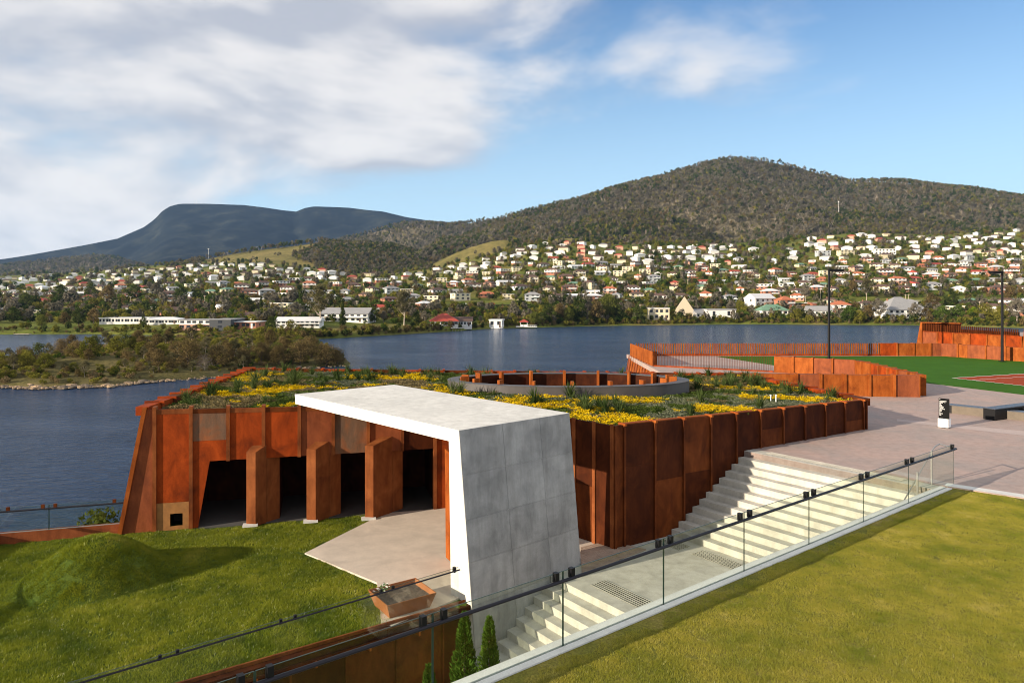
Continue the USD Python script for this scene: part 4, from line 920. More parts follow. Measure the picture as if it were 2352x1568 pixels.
outer = o_ + (o_ - c_) / np.linalg.norm(o_ - c_, axis=1, keepdims=True) * 7
n_ = len(o_)
vv = np.vstack([np.c_[o_, np.full(n_, -5.2)], np.c_[outer, np.full(n_, -14.5)]])
ff = [[i, (i + 1) % n_, n_ + (i + 1) % n_] for i in range(n_)] + [[i, n_ + (i + 1) % n_, n_ + i] for i in range(n_)]
tv, tf = trimesh.creation.triangulate_polygon(hl, engine="earcut")
mb = MB().add(vv, np.array(ff)); mb.sheet(hl, -5.2)
tmx = trimesh.Trimesh(*mb.get(), process=True); trimesh.repair.fix_normals(tmx)
single("headland", tmx, L["rock_site"], "rocky headland carrying the gallery", kind="structure")
# ------------------------------------------------------------------ far shore, town slope and hills
def tab(*kv):
    xs, ys = [k for k, _ in kv], [v for _, v in kv]
    return lambda X: np.interp(X, xs, ys)
Ysh = tab((-1400, 766), (-300, 766), (0, 768), (200, 767), (560, 773), (700, 780), (780, 776), (900, 769), (1050, 760), (1130, 754), (1250, 751.5), (1400, 748), (1700, 744.5), (2110, 747), (2200, 750), (2352, 753), (3400, 768))
Ycr = tab((-1400, 652), (-300, 645), (0, 634), (200, 624), (300, 614), (380, 608), (440, 604), (520, 602), (620, 604), (700, 612), (800, 628), (900, 628), (1000, 616), (1060, 602), (1130, 586), (1180, 572), (1210, 562), (1290, 554), (1340, 552), (1400, 562), (1600, 560), (1750, 556), (1850, 548), (1950, 535), (2060, 536), (2150, 540), (2250, 532), (2352, 524), (2600, 515), (3400, 530))
Dcr = tab((-1400, 2500), (0, 2400), (300, 2100), (480, 1800), (700, 1500), (950, 1250), (1300, 1250), (1700, 1350), (2000, 1300), (2352, 1500), (3400, 1700))
DSH = lambda X: (CZ - WATER) * F / (Ysh(X) - HY)
def z_town(X, d):
    X = np.asarray(X, float); d = np.asarray(d, float)
    ds, dc = DSH(X), Dcr(X); zc = CZ + (HY - Ycr(X)) / F * dc
    t = (d - ds) / (dc - ds)
    tc = np.clip(t, 0, 1)
    zb = WATER + 2.2 * np.clip((d - ds) / 7.0, -1, 1) + 1.2 * np.clip((d - ds - 7) / 50, 0, 1)
    g = np.where(tc < .10, tc * .35, .035 + (tc - .10) / .90 * .965)
    z = zb + (zc - zb) * g * (tc > 0)
    x = (X - CX) / F * d
    und = (meshkit.noise(np.stack([x / 130, d / 130, 0 * x], -1), 3) - .5) * 9 * np.clip(tc * 4, 0, 1) * np.clip((1 - tc) * 6, 0, 1)
    return z + und - np.where(t > 1, (t - 1) * (dc - ds) * .10, 0)
_Xg = np.arange(-1400, 3401, 10.0)
_dg = np.concatenate([np.linspace(-30, 60, 31), np.linspace(70, 2400, 260)])
_prof = {}
def on_town(X, Y):
    """depth and height at which the slope shows up at X, Y"""
    d = DSH(X) + np.linspace(1, float(Dcr(X) - DSH(X)), 900)
    z = z_town(np.full(900, X), d)
    ys = HY - (z - CZ) / d * F
    k = np.nonzero(ys <= Y)[0]
    i = int(k[0]) if len(k) else 899
    return np.array([(X - CX) / F * d[i], d[i], z[i]])
def sheet_mesh(Xs, D, Z):
    """Xs (n) columns, D, Z (m x n)"""
    mx, nx = D.shape
    V = np.stack([(Xs[None, :] - CX) / F * D, D, Z], -1).reshape(-1, 3)
    i = np.arange(mx * nx).reshape(mx, nx)
    q = np.stack([i[:-1, :-1], i[:-1, 1:], i[1:, 1:], i[1:, :-1]], -1).reshape(-1, 4)
    return V, np.vstack([q[:, [0, 1, 2]], q[:, [0, 2, 3]]])
def ground_mat(name, stops, scale, s2=.05, bump=.5):
    return mat(name, {"g": ("geometry", {}), "n1": ("noise_texture", {"scale": scale, "detail": 7.0, "roughness": .62, "distortion": .5}), "n2": ("noise_texture", {"scale": s2, "detail": 6.0, "roughness": .7}),
                      "r": ("rgb_ramp", {"ramp": stops}), "r2": ("rgb_ramp", {"ramp": [(.3, (.6, .62, .6)), (.7, (1.25, 1.2, 1.15))]}), "x": ("mix_color", {"blend_type": "multiply", "fac": .85}),
                      "b": ("bump", {"strength": bump, "distance": 2.0}), "p": ("principled_bsdf", {"roughness": .95, "specular_ior_level": .05})},
               [("g.position", "n1.vector"), ("g.position", "n2.vector"), ("n1.fac", "r.fac"), ("n2.fac", "r2.fac"), ("r.color", "x.a"), ("r2.color", "x.b"), ("x.result", "p.base_color"), ("n2.fac", "b.height"), ("b.normal", "p.normal")])
ground_mat("town_ground", [(.30, (.085, .115, .020)), (.48, (.13, .15, .03)), (.62, (.20, .175, .055)), (.75, (.26, .19, .09))], .011, .12)
ground_mat("hill_ground", [(.3, (.10, .088, .052)), (.5, (.15, .128, .08)), (.7, (.21, .175, .11))], .008, .06)
ground_mat("grass_hill", [(.3, (.11, .105, .035)), (.5, (.17, .145, .05)), (.72, (.22, .175, .07))], .012, .08)
ground_mat("mountain_ground_shaded", [(.3, (.003, .006, .010)), (.5, (.010, .014, .016)), (.75, (.042, .046, .036))], .0045, .035, 1.0)  # cloud shadow over the mountain is put into this near-black bluish colour
D_ = DSH(_Xg)[None, :] + _dg[:, None] * np.maximum(1.0, (Dcr(_Xg)[None, :] - DSH(_Xg)[None, :] + 160) / 2400 * np.clip(_dg[:, None] / 400, 0, 1) + (1 - np.clip(_dg[:, None] / 400, 0, 1)))
t_ = np.linspace(0, 1, 240)[:, None] ** 1.25
D_ = (DSH(_Xg) - 22)[None, :] + t_ * (Dcr(_Xg) + 260 - DSH(_Xg) + 22)[None, :]
single("hillside", sheet_mesh(_Xg, D_, z_town(np.broadcast_to(_Xg, D_.shape), D_)), L["town_ground"], "settled green hillside rising from the far shore", kind="structure", smooth=True)

def layer(name, sil, d0, d1, yb, shape, mname, label, amp, wl, seed, Xr=(-1400, 3400), back=900, slope_back=.25, nd=90, dx=8.0):
    Xs = np.arange(Xr[0], Xr[1] + 1, dx)
    a, b = d0(Xs), d1(Xs); zb, zc = CZ + (HY - yb(Xs)) / F * a, CZ + (HY - sil(Xs)) / F * b
    t = np.linspace(0, 1, nd)[:, None]
    Df = a + t * (b - a); Zf = zb + (zc - zb) * shape(t)
    x = (Xs - CX) / F * Df
    n = meshkit.fbm(np.stack([x / wl, Df / (wl * 2.2), 0 * x], -1), 4, seed) - .5
    Zf = Zf + n * amp * np.sin(PI * np.clip(t, 0, 1)) ** .7
    tb = np.linspace(0, 1, 14)[1:, None]
    Db = b + tb * back; Zb = zc - tb * back * slope_back - 0 * Db
    D2, Z2 = np.vstack([Df, Db]), np.vstack([Zf, Zb])
    single(name, sheet_mesh(Xs, D2, Z2), L[mname], label, kind="structure", smooth=True)
    from scipy.interpolate import RegularGridInterpolator
    it = RegularGridInterpolator((np.linspace(0, 1, nd), Xs), Zf, bounds_error=False, fill_value=None)
    return lambda X, tt: np.stack([(X - CX) / F * (d0(X) + tt * (d1(X) - d0(X))), d0(X) + tt * (d1(X) - d0(X)), it(np.c_[tt, X])], -1)
const = lambda v: (lambda X: np.full(np.shape(X), float(v)))
Hsil = tab((700, 640), (850, 612), (980, 588), (1010, 572), (1060, 548), (1120, 522), (1180, 499), (1250, 482), (1320, 464), (1400, 442), (1480, 420), (1560, 397), (1620, 378), (1660, 368), (1690, 364), (1740, 369), (1800, 379), (1860, 393), (1920, 410), (1960, 418), (2020, 418), (2100, 425), (2200, 440), (2280, 450), (2352, 456), (2600, 478), (3400, 560))
Hpt = layer("forest_hill", Hsil, tab((700, 1500), (1300, 1500), (2352, 1750), (3400, 2000)), tab((700, 1900), (1100, 2300), (1690, 2900), (2352, 2700), (3400, 2700)), tab((700, 660), (1000, 640), (1300, 610), (2000, 585), (2352, 575), (3400, 600)),
            lambda t: t ** 1.08, "hill_ground", "big forested hill behind the town", 190, 380, 5, (690, 3400))
H2sil = tab((1180, 590), (1260, 556), (1300, 532), (1360, 504), (1420, 490), (1470, 488), (1530, 498), (1590, 522), (1650, 552), (1720, 590))
H2pt = layer("forest_spur", H2sil, const(1480), const(1850), tab((1180, 620), (1720, 620)), lambda t: t, "hill_ground", "rounded forested spur before the big hill", 18, 150, 15, (1180, 1720), 300, .5)
H3sil = tab((1690, 600), (1760, 560), (1820, 530), (1880, 508), (1940, 494), (2000, 490), (2080, 497), (2160, 510), (2240, 526), (2300, 545), (2360, 575))
H3pt = layer("forest_spur", H3sil, const(1560), const(2000), tab((1690, 640), (2360, 620)), lambda t: t, "hill_ground", "low forested spur above the upper houses", 16, 160, 16, (1690, 2360), 300, .5)
R2sil = tab((300, 640), (560, 612), (700, 582), (790, 552), (850, 536), (900, 522), (940, 515), (980, 515), (1030, 520), (1080, 513), (1130, 502), (1180, 496), (1240, 500), (1400, 540), (1700, 600))
R2pt = layer("middle_ridge", R2sil, const(2500), const(3500), const(640), lambda t: t ** 1.0, "hill_ground", "middle forested ridge between mountain and big hill", 170, 380, 6, (300, 1700))
Ksil = tab((330, 632), (400, 612), (450, 600), (520, 586), (580, 576), (640, 569), (700, 562), (730, 557), (790, 561), (850, 563), (900, 569), (950, 580), (990, 596), (1020, 616), (1060, 640))
Kpt = layer("grass_hill", Ksil, tab((330, 1500), (1060, 1330)), tab((330, 1900), (1060, 1750)), tab((330, 645), (600, 628), (700, 632), (850, 645), (1060, 655)), lambda t: t ** .95, "grass_hill", "dry grass hill with dark forest on its near side", 14, 170, 8, (330, 1060), 400, .35, dx=6.0)
Gsil = tab((960, 632), (1000, 603), (1040, 584), (1080, 568), (1130, 554), (1160, 551), (1200, 556), (1230, 558), (1260, 551), (1290, 547), (1330, 548), (1370, 558), (1420, 580))
Gpt = layer("grass_clearing", Gsil, const(1280), const(1440), tab((960, 640), (1420, 605)), lambda t: t, "grass_hill", "dry grass paddock on the slope below the forest", 5, 90, 9, (960, 1420), 200, .4, dx=6.0)
Msil = tab((-1400, 640), (-600, 640), (-200, 606), (0, 597), (100, 580), (200, 562), (270, 548), (330, 522), (356, 503), (372, 485), (392, 473), (415, 468), (470, 468), (560, 471), (610, 477), (650, 483), (680, 486), (700, 478), (722, 474), (800, 477), (840, 482), (880, 486), (930, 498), (980, 507), (1080, 514), (1200, 540), (1500, 590), (2000, 640))
Mpt = layer("mountain", Msil, tab((-1400, 4200), (2000, 4200)), tab((-1400, 6000), (200, 6400), (470, 6800), (800, 7000), (2000, 6200)), const(655), lambda t: .62 * t ** 1.1 + .38 * t ** 3.0, "mountain_ground_shaded", "dark blue flat topped mountain on the horizon", 520, 800, 7, (-1400, 2000), 1500, .2, 120, 10.0)
Fsil = tab((-1400, 640), (-300, 625), (0, 612), (80, 603), (160, 592), (220, 588), (270, 594), (330, 610), (400, 628), (470, 640))
Fpt = layer("foothill", Fsil, const(3300), const(4000), const(652), lambda t: t ** .9, "hill_ground", "low wooded foothill in front of the mountain", 60, 400, 17, (-1400, 470), 500, .3)

# ------------------------------------------------------------------ leaf materials
def leafmat(name, dark, mid, light, scale=.5, trans=.33):
    return mat(name, {"g": ("geometry", {}), "oi": ("object_info", {}), "tc": ("texture_coordinate", {}), "n": ("noise_texture", {"scale": scale, "detail": 3.0}), "a": ("math", {"math_type": "multiply_add", "value2": .35}), "a2": ("math", {"math_type": "multiply_add", "value2": .28}),
                      "a3": ("math", {"math_type": "subtract", "value2": .28}),
                      "r": ("rgb_ramp", {"ramp": [(.2, dark), (.5, mid), (.85, light)]}), "d": ("diffuse_bsdf", {}), "t": ("translucent_bsdf", {}), "m": ("mix_closure", {"fac": trans})},
               [("tc.object", "n.vector"), ("g.random_per_island", "a.value1"), ("n.fac", "a.value3"), ("oi.random", "a2.value1"), ("a.value", "a2.value3"), ("a2.value", "a3.value1"), ("a3.value", "r.fac"), ("r.color", "d.color"), ("r.color", "t.color"), ("d.BSDF", "m.closure1"), ("t.BSDF", "m.closure2")], surface="m.closure")
leafmat("leaf_gum", (.075, .070, .032), (.165, .145, .07), (.29, .245, .13))
leafmat("leaf_gum_grey", (.11, .10, .072), (.205, .18, .13), (.35, .30, .225))
leafmat("leaf_dark", (.032, .048, .012), (.08, .10, .026), (.16, .17, .05))
leafmat("leaf_olive", (.11, .112, .018), (.25, .225, .04), (.42, .36, .09))
leafmat("leaf_green", (.045, .075, .013), (.095, .14, .026), (.18, .22, .05))
leafmat("leaf_willow", (.07, .085, .018), (.14, .15, .032), (.23, .22, .06))
leafmat("leaf_lime", (.13, .19, .012), (.24, .30, .02), (.34, .38, .05))
leafmat("leaf_brown", (.10, .075, .03), (.20, .145, .062), (.33, .24, .115))
leafmat("leaf_reed", (.16, .12, .06), (.27, .20, .10), (.36, .28, .15))
leafmat("leaf_twig", (.12, .10, .085), (.20, .165, .135), (.27, .22, .18))
plain("bark_pale", (.34, .28, .215), .85, var=.3, scale=2.0)
plain("bark_dark", (.09, .065, .045), .9, var=.3, scale=2.0)
def clump_crown(seed, blobs, n, size, flat=.0, droop=0.0):
    """Leaf sprays spread through ellipsoids: blobs = [(centre, radii)], n faces in all."""
    r = rng(seed); vol = np.array([np.prod(b[1]) ** .75 for b in blobs]); k = r.choice(len(blobs), n, p=vol / vol.sum())
    d = r.normal(size=(n, 3)); d /= np.linalg.norm(d, axis=1, keepdims=True); rad = r.uniform(0, 1, n) ** .42
    C, R = np.array([b[0] for b in blobs], float), np.array([b[1] for b in blobs], float)
    c = C[k] + d * R[k] * rad[:, None]
    nrm = d * .8 + r.normal(size=(n, 3)) * .6 + [0, 0, flat]; nrm /= np.linalg.norm(nrm, axis=1, keepdims=True)
    u = np.cross(nrm, r.normal(size=(n, 3))); u /= np.linalg.norm(u, axis=1, keepdims=True); w = np.cross(nrm, u)
    s = size * r.uniform(.55, 1.35, n)[:, None]
    if droop: u = u * (1 - droop) + np.array([0, 0, -1.0]) * droop
    v = np.stack([c - u * s * .9, c + w * s * .55, c + u * s * 1.0, c - w * s * .45], 1).reshape(-1, 3)
    i = np.arange(n)[:, None] * 4
    return v, np.vstack([i + [0, 1, 2], i + [0, 2, 3]])
def limbs(seed, h, blobs, r0, lean=.04):
    r = rng(seed); mb = MB(); top = np.array([r.normal(0, lean) * h, r.normal(0, lean) * h, h])
    mid = top * .5 + [r.normal(0, .02) * h, r.normal(0, .02) * h, 0]
    mb.tube([(0, 0, -.3), mid * .5, mid, top * .82], r0, 6, r0 * .35)
    for c, R in blobs[:9]:
        c = np.array(c, float); s = mid * r.uniform(.55, 1.15)
        mb.tube([s, (s + c) / 2 + [0, 0, -.06 * h], c], r0 * .4, 5, r0 * .12)
    return mb
TREES = {}
def species(name, leaf, bark, blobs, n, size, h, r0, seed, flat=0.0, droop=0.0):
    TREES[name] = dict(crown=(clump_crown(seed, blobs, n, size, flat, droop), leaf), trunk=(limbs(seed + 1, h, blobs, r0), bark), first=None)
def rblobs(seed, n, h0, h1, rx, br, top=1.0):
    r = rng(seed); out = []
    for i in range(n):
        t = (i + .5) / n; z = h0 + (h1 - h0) * t; w = rx * (math.sin(PI * min(1, .18 + t * .82)) ** .7) * (1 if t < .6 else top)
        a = i * 2.4 + r.uniform(-.4, .4); q = w * r.uniform(.35, .95); b = br * r.uniform(.75, 1.25)
        out.append(((q * math.cos(a), q * math.sin(a), z), (b, b, b * r.uniform(.6, .85))))
    return out
# heights are for scale 1; (name, leaf, bark, blobs, faces, face size, height, trunk radius)
species("gum_tree", "leaf_gum", "bark_pale", rblobs(1, 13, 8, 19, 5.2, 2.3), 2600, .42, 15, .5, 100)
species("gum_tree_b", "leaf_gum_grey", "bark_pale", rblobs(2, 10, 5, 12, 3.6, 1.9), 1500, .40, 10, .3, 110)
species("round_tree", "leaf_olive", "bark_dark", rblobs(3, 12, 2.4, 8, 3.3, 1.8), 1500, .36, 6, .25, 120)
species("dark_tree", "leaf_dark", "bark_dark", rblobs(4, 12, 2, 10, 3.4, 1.8), 1700, .38, 8, .28, 130)
species("green_tree", "leaf_green", "bark_dark", rblobs(5, 11, 2.2, 7.5, 3.0, 1.6), 1400, .34, 6, .22, 140)
species("lime_tree", "leaf_lime", "bark_dark", rblobs(6, 9, 2, 6.5, 2.6, 1.5), 1200, .34, 5, .2, 150)
species("brown_tree", "leaf_brown", "bark_dark", rblobs(7, 11, 2.5, 8.5, 3.2, 1.7), 1400, .36, 7, .24, 160)
species("willow_tree", "leaf_willow", "bark_dark", rblobs(8, 14, 2.5, 10, 4.6, 2.1), 2400, .42, 8, .35, 170, 0, .75)
species("poplar_tree", "leaf_green", "bark_dark", [((0, 0, 2 + i * 1.5), (1.5 - .1 * i, 1.5 - .1 * i, 1.5)) for i in range(10)], 1500, .34, 15, .25, 180, 0, -.5)
species("cypress_tree", "leaf_dark", "bark_dark", [((0.3 * math.sin(i * 2.1), .3 * math.cos(i * 1.7), 1.5 + i * 1.3), (2.6 - .17 * i, 2.6 - .17 * i, 1.4)) for i in range(12)], 2200, .4, 15, .3, 190)
species("pine_tree", "leaf_dark", "bark_dark", [((0.3 * math.sin(i * 2.1), .3 * math.cos(i * 1.7), 2 + i * 1.0), (3.4 - .30 * i, 3.4 - .30 * i, .8)) for i in range(11)], 1800, .4, 12, .25, 195)
species("shrub", "leaf_olive", "bark_dark", rblobs(9, 7, .5, 2.2, 1.3, .85), 700, .2, 1.6, .08, 200)
species("island_bush", "leaf_olive", "bark_dark", rblobs(10, 11, .8, 4.2, 1.9, 1.0), 1900, .17, 3.2, .12, 210)
species("island_sheoak", "leaf_brown", "bark_dark", rblobs(11, 12, 1.4, 5.6, 2.0, 1.05), 2100, .17, 4.4, .14, 220)
species("island_gum", "leaf_gum", "bark_pale", rblobs(12, 11, 2.2, 6.4, 1.9, .95), 1800, .17, 5.2, .12, 230)
species("dense_bush", "leaf_brown", "bark_dark", rblobs(13, 14, 1.0, 5.5, 2.8, 1.5), 3200, .17, 4, .2, 240)
species("bare_bush", "leaf_twig", "bark_pale", rblobs(14, 9, .8, 3.0, 1.8, 1.1), 1100, .10, 2.4, .1, 250)
species("willow_wattle", "leaf_willow", "bark_dark", rblobs(15, 8, .8, 3.6, 1.5, .9), 1300, .15, 2.8, .1, 260)
def plant_tree(kind, name, loc, sc, yaw, label, group):
    T = TREES[kind]
    if T["first"] is None:
        T["first"] = p = thing(name, label, "shrub" if "bush" in kind or kind == "shrub" else "tree", group, loc, yaw, sc)
        part(p, "trunk", T["trunk"][0], L[T["trunk"][1]], smooth=60)
        part(p, "crown", T["crown"][0], L[T["crown"][1]])
        return p
    return copy_of(T["first"], name, loc, yaw, sc, label, "shrub" if "bush" in kind or kind == "shrub" else "tree", group)
PLAN = []                                                  # (kind of entry, base label, X, Y, build function) so that labels can be told apart before anything is built
def ordinal(n): return ["first", "second", "third", "fourth", "fifth", "sixth", "seventh", "eighth", "ninth", "tenth", "eleventh", "twelfth"][n] if n < 12 else f"{n + 1}th"
LAND = [(60, 745, "the lawn by the left inlet"), (95, 738, "the rounded willow"), (335, 738, "the long white school"), (470, 738, "the brick and dark hall"), (200, 640, "the distant left suburb"), (560, 610, "the dry grass hill"), (735, 700, "the tall gum tree"), (785, 715, "the black cypress"),
        (925, 715, "the second tall gum tree"), (1035, 735, "the red roofed waterfront house"), (1141, 742, "the white boathouse"), (1205, 748, "the white gazebo"), (1395, 715, "the drooping willow"), (1510, 720, "the cream shore house"), (1600, 715, "the pale gabled hall"), (1648, 718, "the flat white warehouse"), (1755, 708, "the green roofed houses"),
        (1905, 640, "the right-pointing lamp post"), (2065, 710, "the grey hipped mansion"), (2302, 640, "the left-pointing lamp post"), (1080, 575, "the grass paddock"), (1290, 552, "the small grass clearing"), (1500, 570, "the rounded forest spur"), (2030, 580, "the white retaining walls"), (2180, 555, "the bright lime tree"), (1390, 660, "the town centre slope"), (850, 630, "the dark forested knoll"), (2000, 645, "the steep straight street"), (1690, 620, "the upper town edge")]
def near(X, Y):
    i = int(np.argmin([((X - a) / 1.6) ** 2 + (Y - b) ** 2 for a, b, _ in LAND])); a, b, t = LAND[i]
    dx, dy = X - a, Y - b
    rel = "near" if abs(dx) < 14 and abs(dy) < 10 else ("above" if dy < -abs(dx) * .45 else "below" if dy > abs(dx) * .45 else "left of" if dx < 0 else "right of")
    return f"{rel} {t}"
def settle(plan):
    by = {}
    for e in plan: by.setdefault(e[0], []).append(e)
    for lab, es in by.items():
        es.sort(key=lambda e: e[1])
        for i, e in enumerate(es): e[2](lab if len(es) == 1 else f"{lab}, {ordinal(i)} from left")

# ------------------------------------------------------------------ houses
plain("house_white", (.76, .74, .69), .7, var=.06, scale=.4); plain("house_cream", (.64, .56, .38), .75, var=.06, scale=.4); plain("house_brick", (.36, .155, .095), .85, var=.14, scale=.8)
plain("house_pink", (.50, .29, .20), .85, var=.1, scale=.6); plain("house_grey", (.42, .44, .45), .75, var=.06, scale=.4); plain("house_dark", (.05, .055, .06), .7)
plain("roof_red", (.34, .05, .028), .75, var=.14, scale=.8); plain("roof_orange", (.42, .13, .055), .75, var=.14, scale=.8); plain("roof_brown", (.10, .058, .042), .8, var=.16, scale=.8)
plain("roof_grey", (.27, .265, .26), .6, var=.1, scale=.5); plain("roof_white", (.70, .69, .67), .5, var=.05, scale=.5); plain("roof_green", (.13, .24, .155), .6, var=.1, scale=.5)
plain("window_dark", (.03, .034, .04), .15); plain("frame_white", (.75, .74, .71), .6); plain("timber_pale", (.5, .42, .3), .8)
def hip_roof(l, w, z, h, o=.6, gable=False):
    a, b = l / 2 + o, w / 2 + o; r = a - b if not gable else a
    r = max(r, .01)
    v = [(-a, -b, z), (a, -b, z), (a, b, z), (-a, b, z), (-r, 0, z + h), (r, 0, z + h), (-a, -b, z - .18), (a, -b, z - .18), (a, b, z - .18), (-a, b, z - .18)]
    f = [[0, 1, 5], [0, 5, 4], [2, 3, 4], [2, 4, 5], [1, 2, 5], [3, 0, 4], [6, 7, 1], [6, 1, 0], [7, 8, 2], [7, 2, 1], [8, 9, 3], [8, 3, 2], [9, 6, 0], [9, 0, 3], [6, 9, 8], [6, 8, 7]]
    return np.array(v, float), np.array(f)
def make_house(name, label, cat, group, loc, yaw, l, w, st, wallm, roofm, kind="hip", base=None, sc=None, wins=None, rh=None):
    t = thing(name, label, cat, group, loc, yaw, sc)
    h = 2.5 * st
    if base and st > 1:
        part(t, "lower_wall", MB().box((0, 0, .95), (l - .02, w - .02, 3.3)), L[base]); part(t, "wall", MB().box((0, 0, 2.6 + (h - 2.6) / 2), (l, w, h - 2.6)), L[wallm])
    else: part(t, "wall", MB().box((0, 0, h / 2 - .8), (l, w, h + 1.6)), L[wallm])
    if kind == "flat":
        part(t, "roof", MB().box((0, 0, h + .16), (l + .7, w + .7, .3)), L[roofm])
    else:
        part(t, "roof", hip_roof(l, w, h + .18, rh or w * .24, .65, kind == "gable"), L[roofm])
        if kind == "gable":
            hh = (rh or w * .24) * .8
            for s in (-1, 1):
                x, x2 = s * (l / 2 - .02), s * (l / 2 - .25); tri = [(-w / 2 * .97, h), (w / 2 * .97, h), (0, h + hh * 1.12)]
                gm = trimesh.Trimesh([(x, a, b) for a, b in tri] + [(x2, a, b) for a, b in tri], [[0, 1, 2], [5, 4, 3], [0, 3, 4], [0, 4, 1], [1, 4, 5], [1, 5, 2], [2, 5, 3], [2, 3, 0]], process=False)
                if gm.volume < 0: gm.invert()
                part(t, "gable_wall", gm, L[wallm])
    n = wins or max(2, int(l / 3.6))
    for s in range(st):
        for i in range(n):
            x = -l / 2 + (i + .5) * l / n + .2 * ((i * 7 + s) % 3 - 1)
            wd = part(t, "window", MB().box((x, -w / 2 - .04, 2.5 * s + 1.5), (min(1.9, l / n * .62), .10, 1.25)), L["window_dark"])
    for s in (-1, 1):
        part(t, "window", MB().box((s * (l / 2 + .04), -.1 * w, 2.5 * (st - 1) + 1.5), (.10, 1.6, 1.2)), L["window_dark"])
    if st > 1 and kind != "flat":
        part(t, "balcony", MB().box((l * .18, -w / 2 - .8, 2.75), (l * .5, 1.6, .14)).box((l * .18, -w / 2 - 1.58, 3.2), (l * .5, .06, 1.0)), L["frame_white"])
    part(t, "door", MB().box((l * .34, -w / 2 - .05, 1.05), (.95, .12, 2.1)), L["roof_brown" if wallm != "house_brick" else "frame_white"])
    if kind == "hip": part(t, "chimney", MB().box((-l * .22, w * .1, h + w * .24 + .1), (.7, .6, 1.6)), L["house_brick"])
    return t
WN_ = {"house_white": "white", "house_cream": "cream", "house_brick": "red brick", "house_pink": "pink brick", "house_grey": "grey"}
RN_ = {"roof_red": "red", "roof_orange": "terracotta", "roof_brown": "brown", "roof_grey": "grey", "roof_white": "white", "roof_green": "green"}
HK = []                                                    # kinds of house
for wm, rm, kd, st_, l, w, bs in (("house_white", "roof_brown", "hip", 2, 15, 8.5, "house_brick"), ("house_white", "roof_grey", "gable", 1, 15, 8.5, None), ("house_pink", "roof_red", "hip", 1, 15, 9, None), ("house_brick", "roof_white", "hip", 2, 13.5, 9, None), ("house_cream", "roof_brown", "hip", 2, 14, 9, None),
                                  ("house_white", "roof_red", "gable", 1, 14, 9, None), ("house_pink", "roof_brown", "hip", 2, 15, 9, None), ("house_brick", "roof_orange", "hip", 1, 15, 9.5, None), ("house_white", "roof_white", "flat", 2, 15, 9, "house_brick"), ("house_cream", "roof_green", "hip", 1, 14, 9, None),
                                  ("house_white", "roof_white", "gable", 1, 17, 8, None), ("house_grey", "roof_grey", "hip", 2, 13, 9, None), ("house_white", "roof_orange", "hip", 2, 13.5, 9, "house_pink"), ("house_cream", "roof_white", "flat", 2, 13, 9, None), ("house_brick", "roof_brown", "hip", 2, 16, 9, None), ("house_white", "roof_brown", "hip", 1, 16, 9, None)):
    HK.append(dict(w=wm, r=rm, k=kd, s=st_, l=l, d=w, b=bs, first=None))
def put_house(i, loc, yaw, sc, label, group="houses on the far hillside"):
    k = HK[i]
    if k["first"] is None:
        k["first"] = make_house("house", label, "house", group, loc, yaw, k["l"], k["d"], k["s"], k["w"], k["r"], k["k"], k["b"], sc)
        return k["first"]
    return copy_of(k["first"], "house", loc, yaw, sc, label, "house", group)
# special buildings along the water, placed where the photograph shows them
TAKEN = []                                                 # (X, Y, half width) of what already stands on the slope
def at_town(X, Y, back=0.0):
    p = on_town(X, Y); TAKEN.append((X, Y)); return p
def wpx(px, d): return px / F * d
def big(name, label, cat, X, Y, wpxl, hpx, depth, wallm, roofm, kind="flat", yaw=0.0, st=None, wins=None, base=None, rh=None):
    p = at_town(X, Y); l = wpx(wpxl, p[1]) / max(.5, abs(math.cos(yaw))); st = st or max(1, int(round(wpx(hpx, p[1]) / 3.2)))
    s = wpx(hpx, p[1]) / (2.5 * st + .3 + (0 if kind == "flat" else (rh or depth * .24) * .7))
    for q in np.linspace(-wpxl / 2, wpxl / 2, max(2, int(wpxl / 24))): TAKEN.append((X + q, Y))
    return make_house(name, label, cat, None, p, yaw, l, depth, st, wallm, roofm, kind, base, (1, 1, s), wins, rh)
big("boathouse", "small white waterside boathouse with a large pale door", "boathouse", 1141, 752, 29, 18, 9, "house_white", "roof_white", "flat", -.15, 1, 2)
big("waterfront_house", "white waterfront house with a bright terracotta hipped roof", "house", 1020, 747, 62, 23, 13, "house_white", "roof_red", "hip", .12, 1, 6, rh=4.2)
big("waterfront_house", "white annex with brown roof right of the red roofed house", "house", 1062, 748, 44, 19, 9, "house_white", "roof_brown", "gable", .05, 1, 7)
big("school_building", "long white single storey school building behind the lawn", "school", 300, 742, 112, 13, 14, "house_white", "roof_white", "flat", .0, 1, 16)
big("school_building", "second white school block with a shallow pale roof", "school", 385, 743, 86, 14, 14, "house_white", "roof_white", "hip", .0, 1, 12, rh=1.6)
big("school_hall", "two storey pale brick hall with rows of windows", "school", 463, 755, 70, 22, 16, "house_white", "roof_grey", "flat", .0, 2, 5, "house_pink")
big("school_hall", "dark grey windowless hall beside the pale brick one", "hall", 522, 755, 48, 23, 18, "house_dark", "roof_grey", "flat", .0, 2, 1)
big("school_hall", "low brown brick block right of the dark hall", "school", 570, 753, 58, 15, 14, "house_brick", "roof_white", "flat", .0, 1, 5)
big("white_building", "long white two storey building behind the tall gum tree", "building", 690, 750, 95, 20, 14, "house_white", "roof_white", "gable", .1, 2, 9)
big("white_building", "white building with grey gabled roof and small tower", "building", 800, 738, 110, 28, 16, "house_white", "roof_grey", "gable", -.1, 2, 8)
big("brick_house", "pale pink brick house right of the black cypress", "house", 838, 735, 40, 24, 12, "house_pink", "roof_white", "flat", .1, 2, 4)
big("cream_house", "cream flat roofed two storey house by the shore", "house", 1512, 734, 46, 27, 11, "house_cream", "roof_white", "flat", -.1, 2, 4)
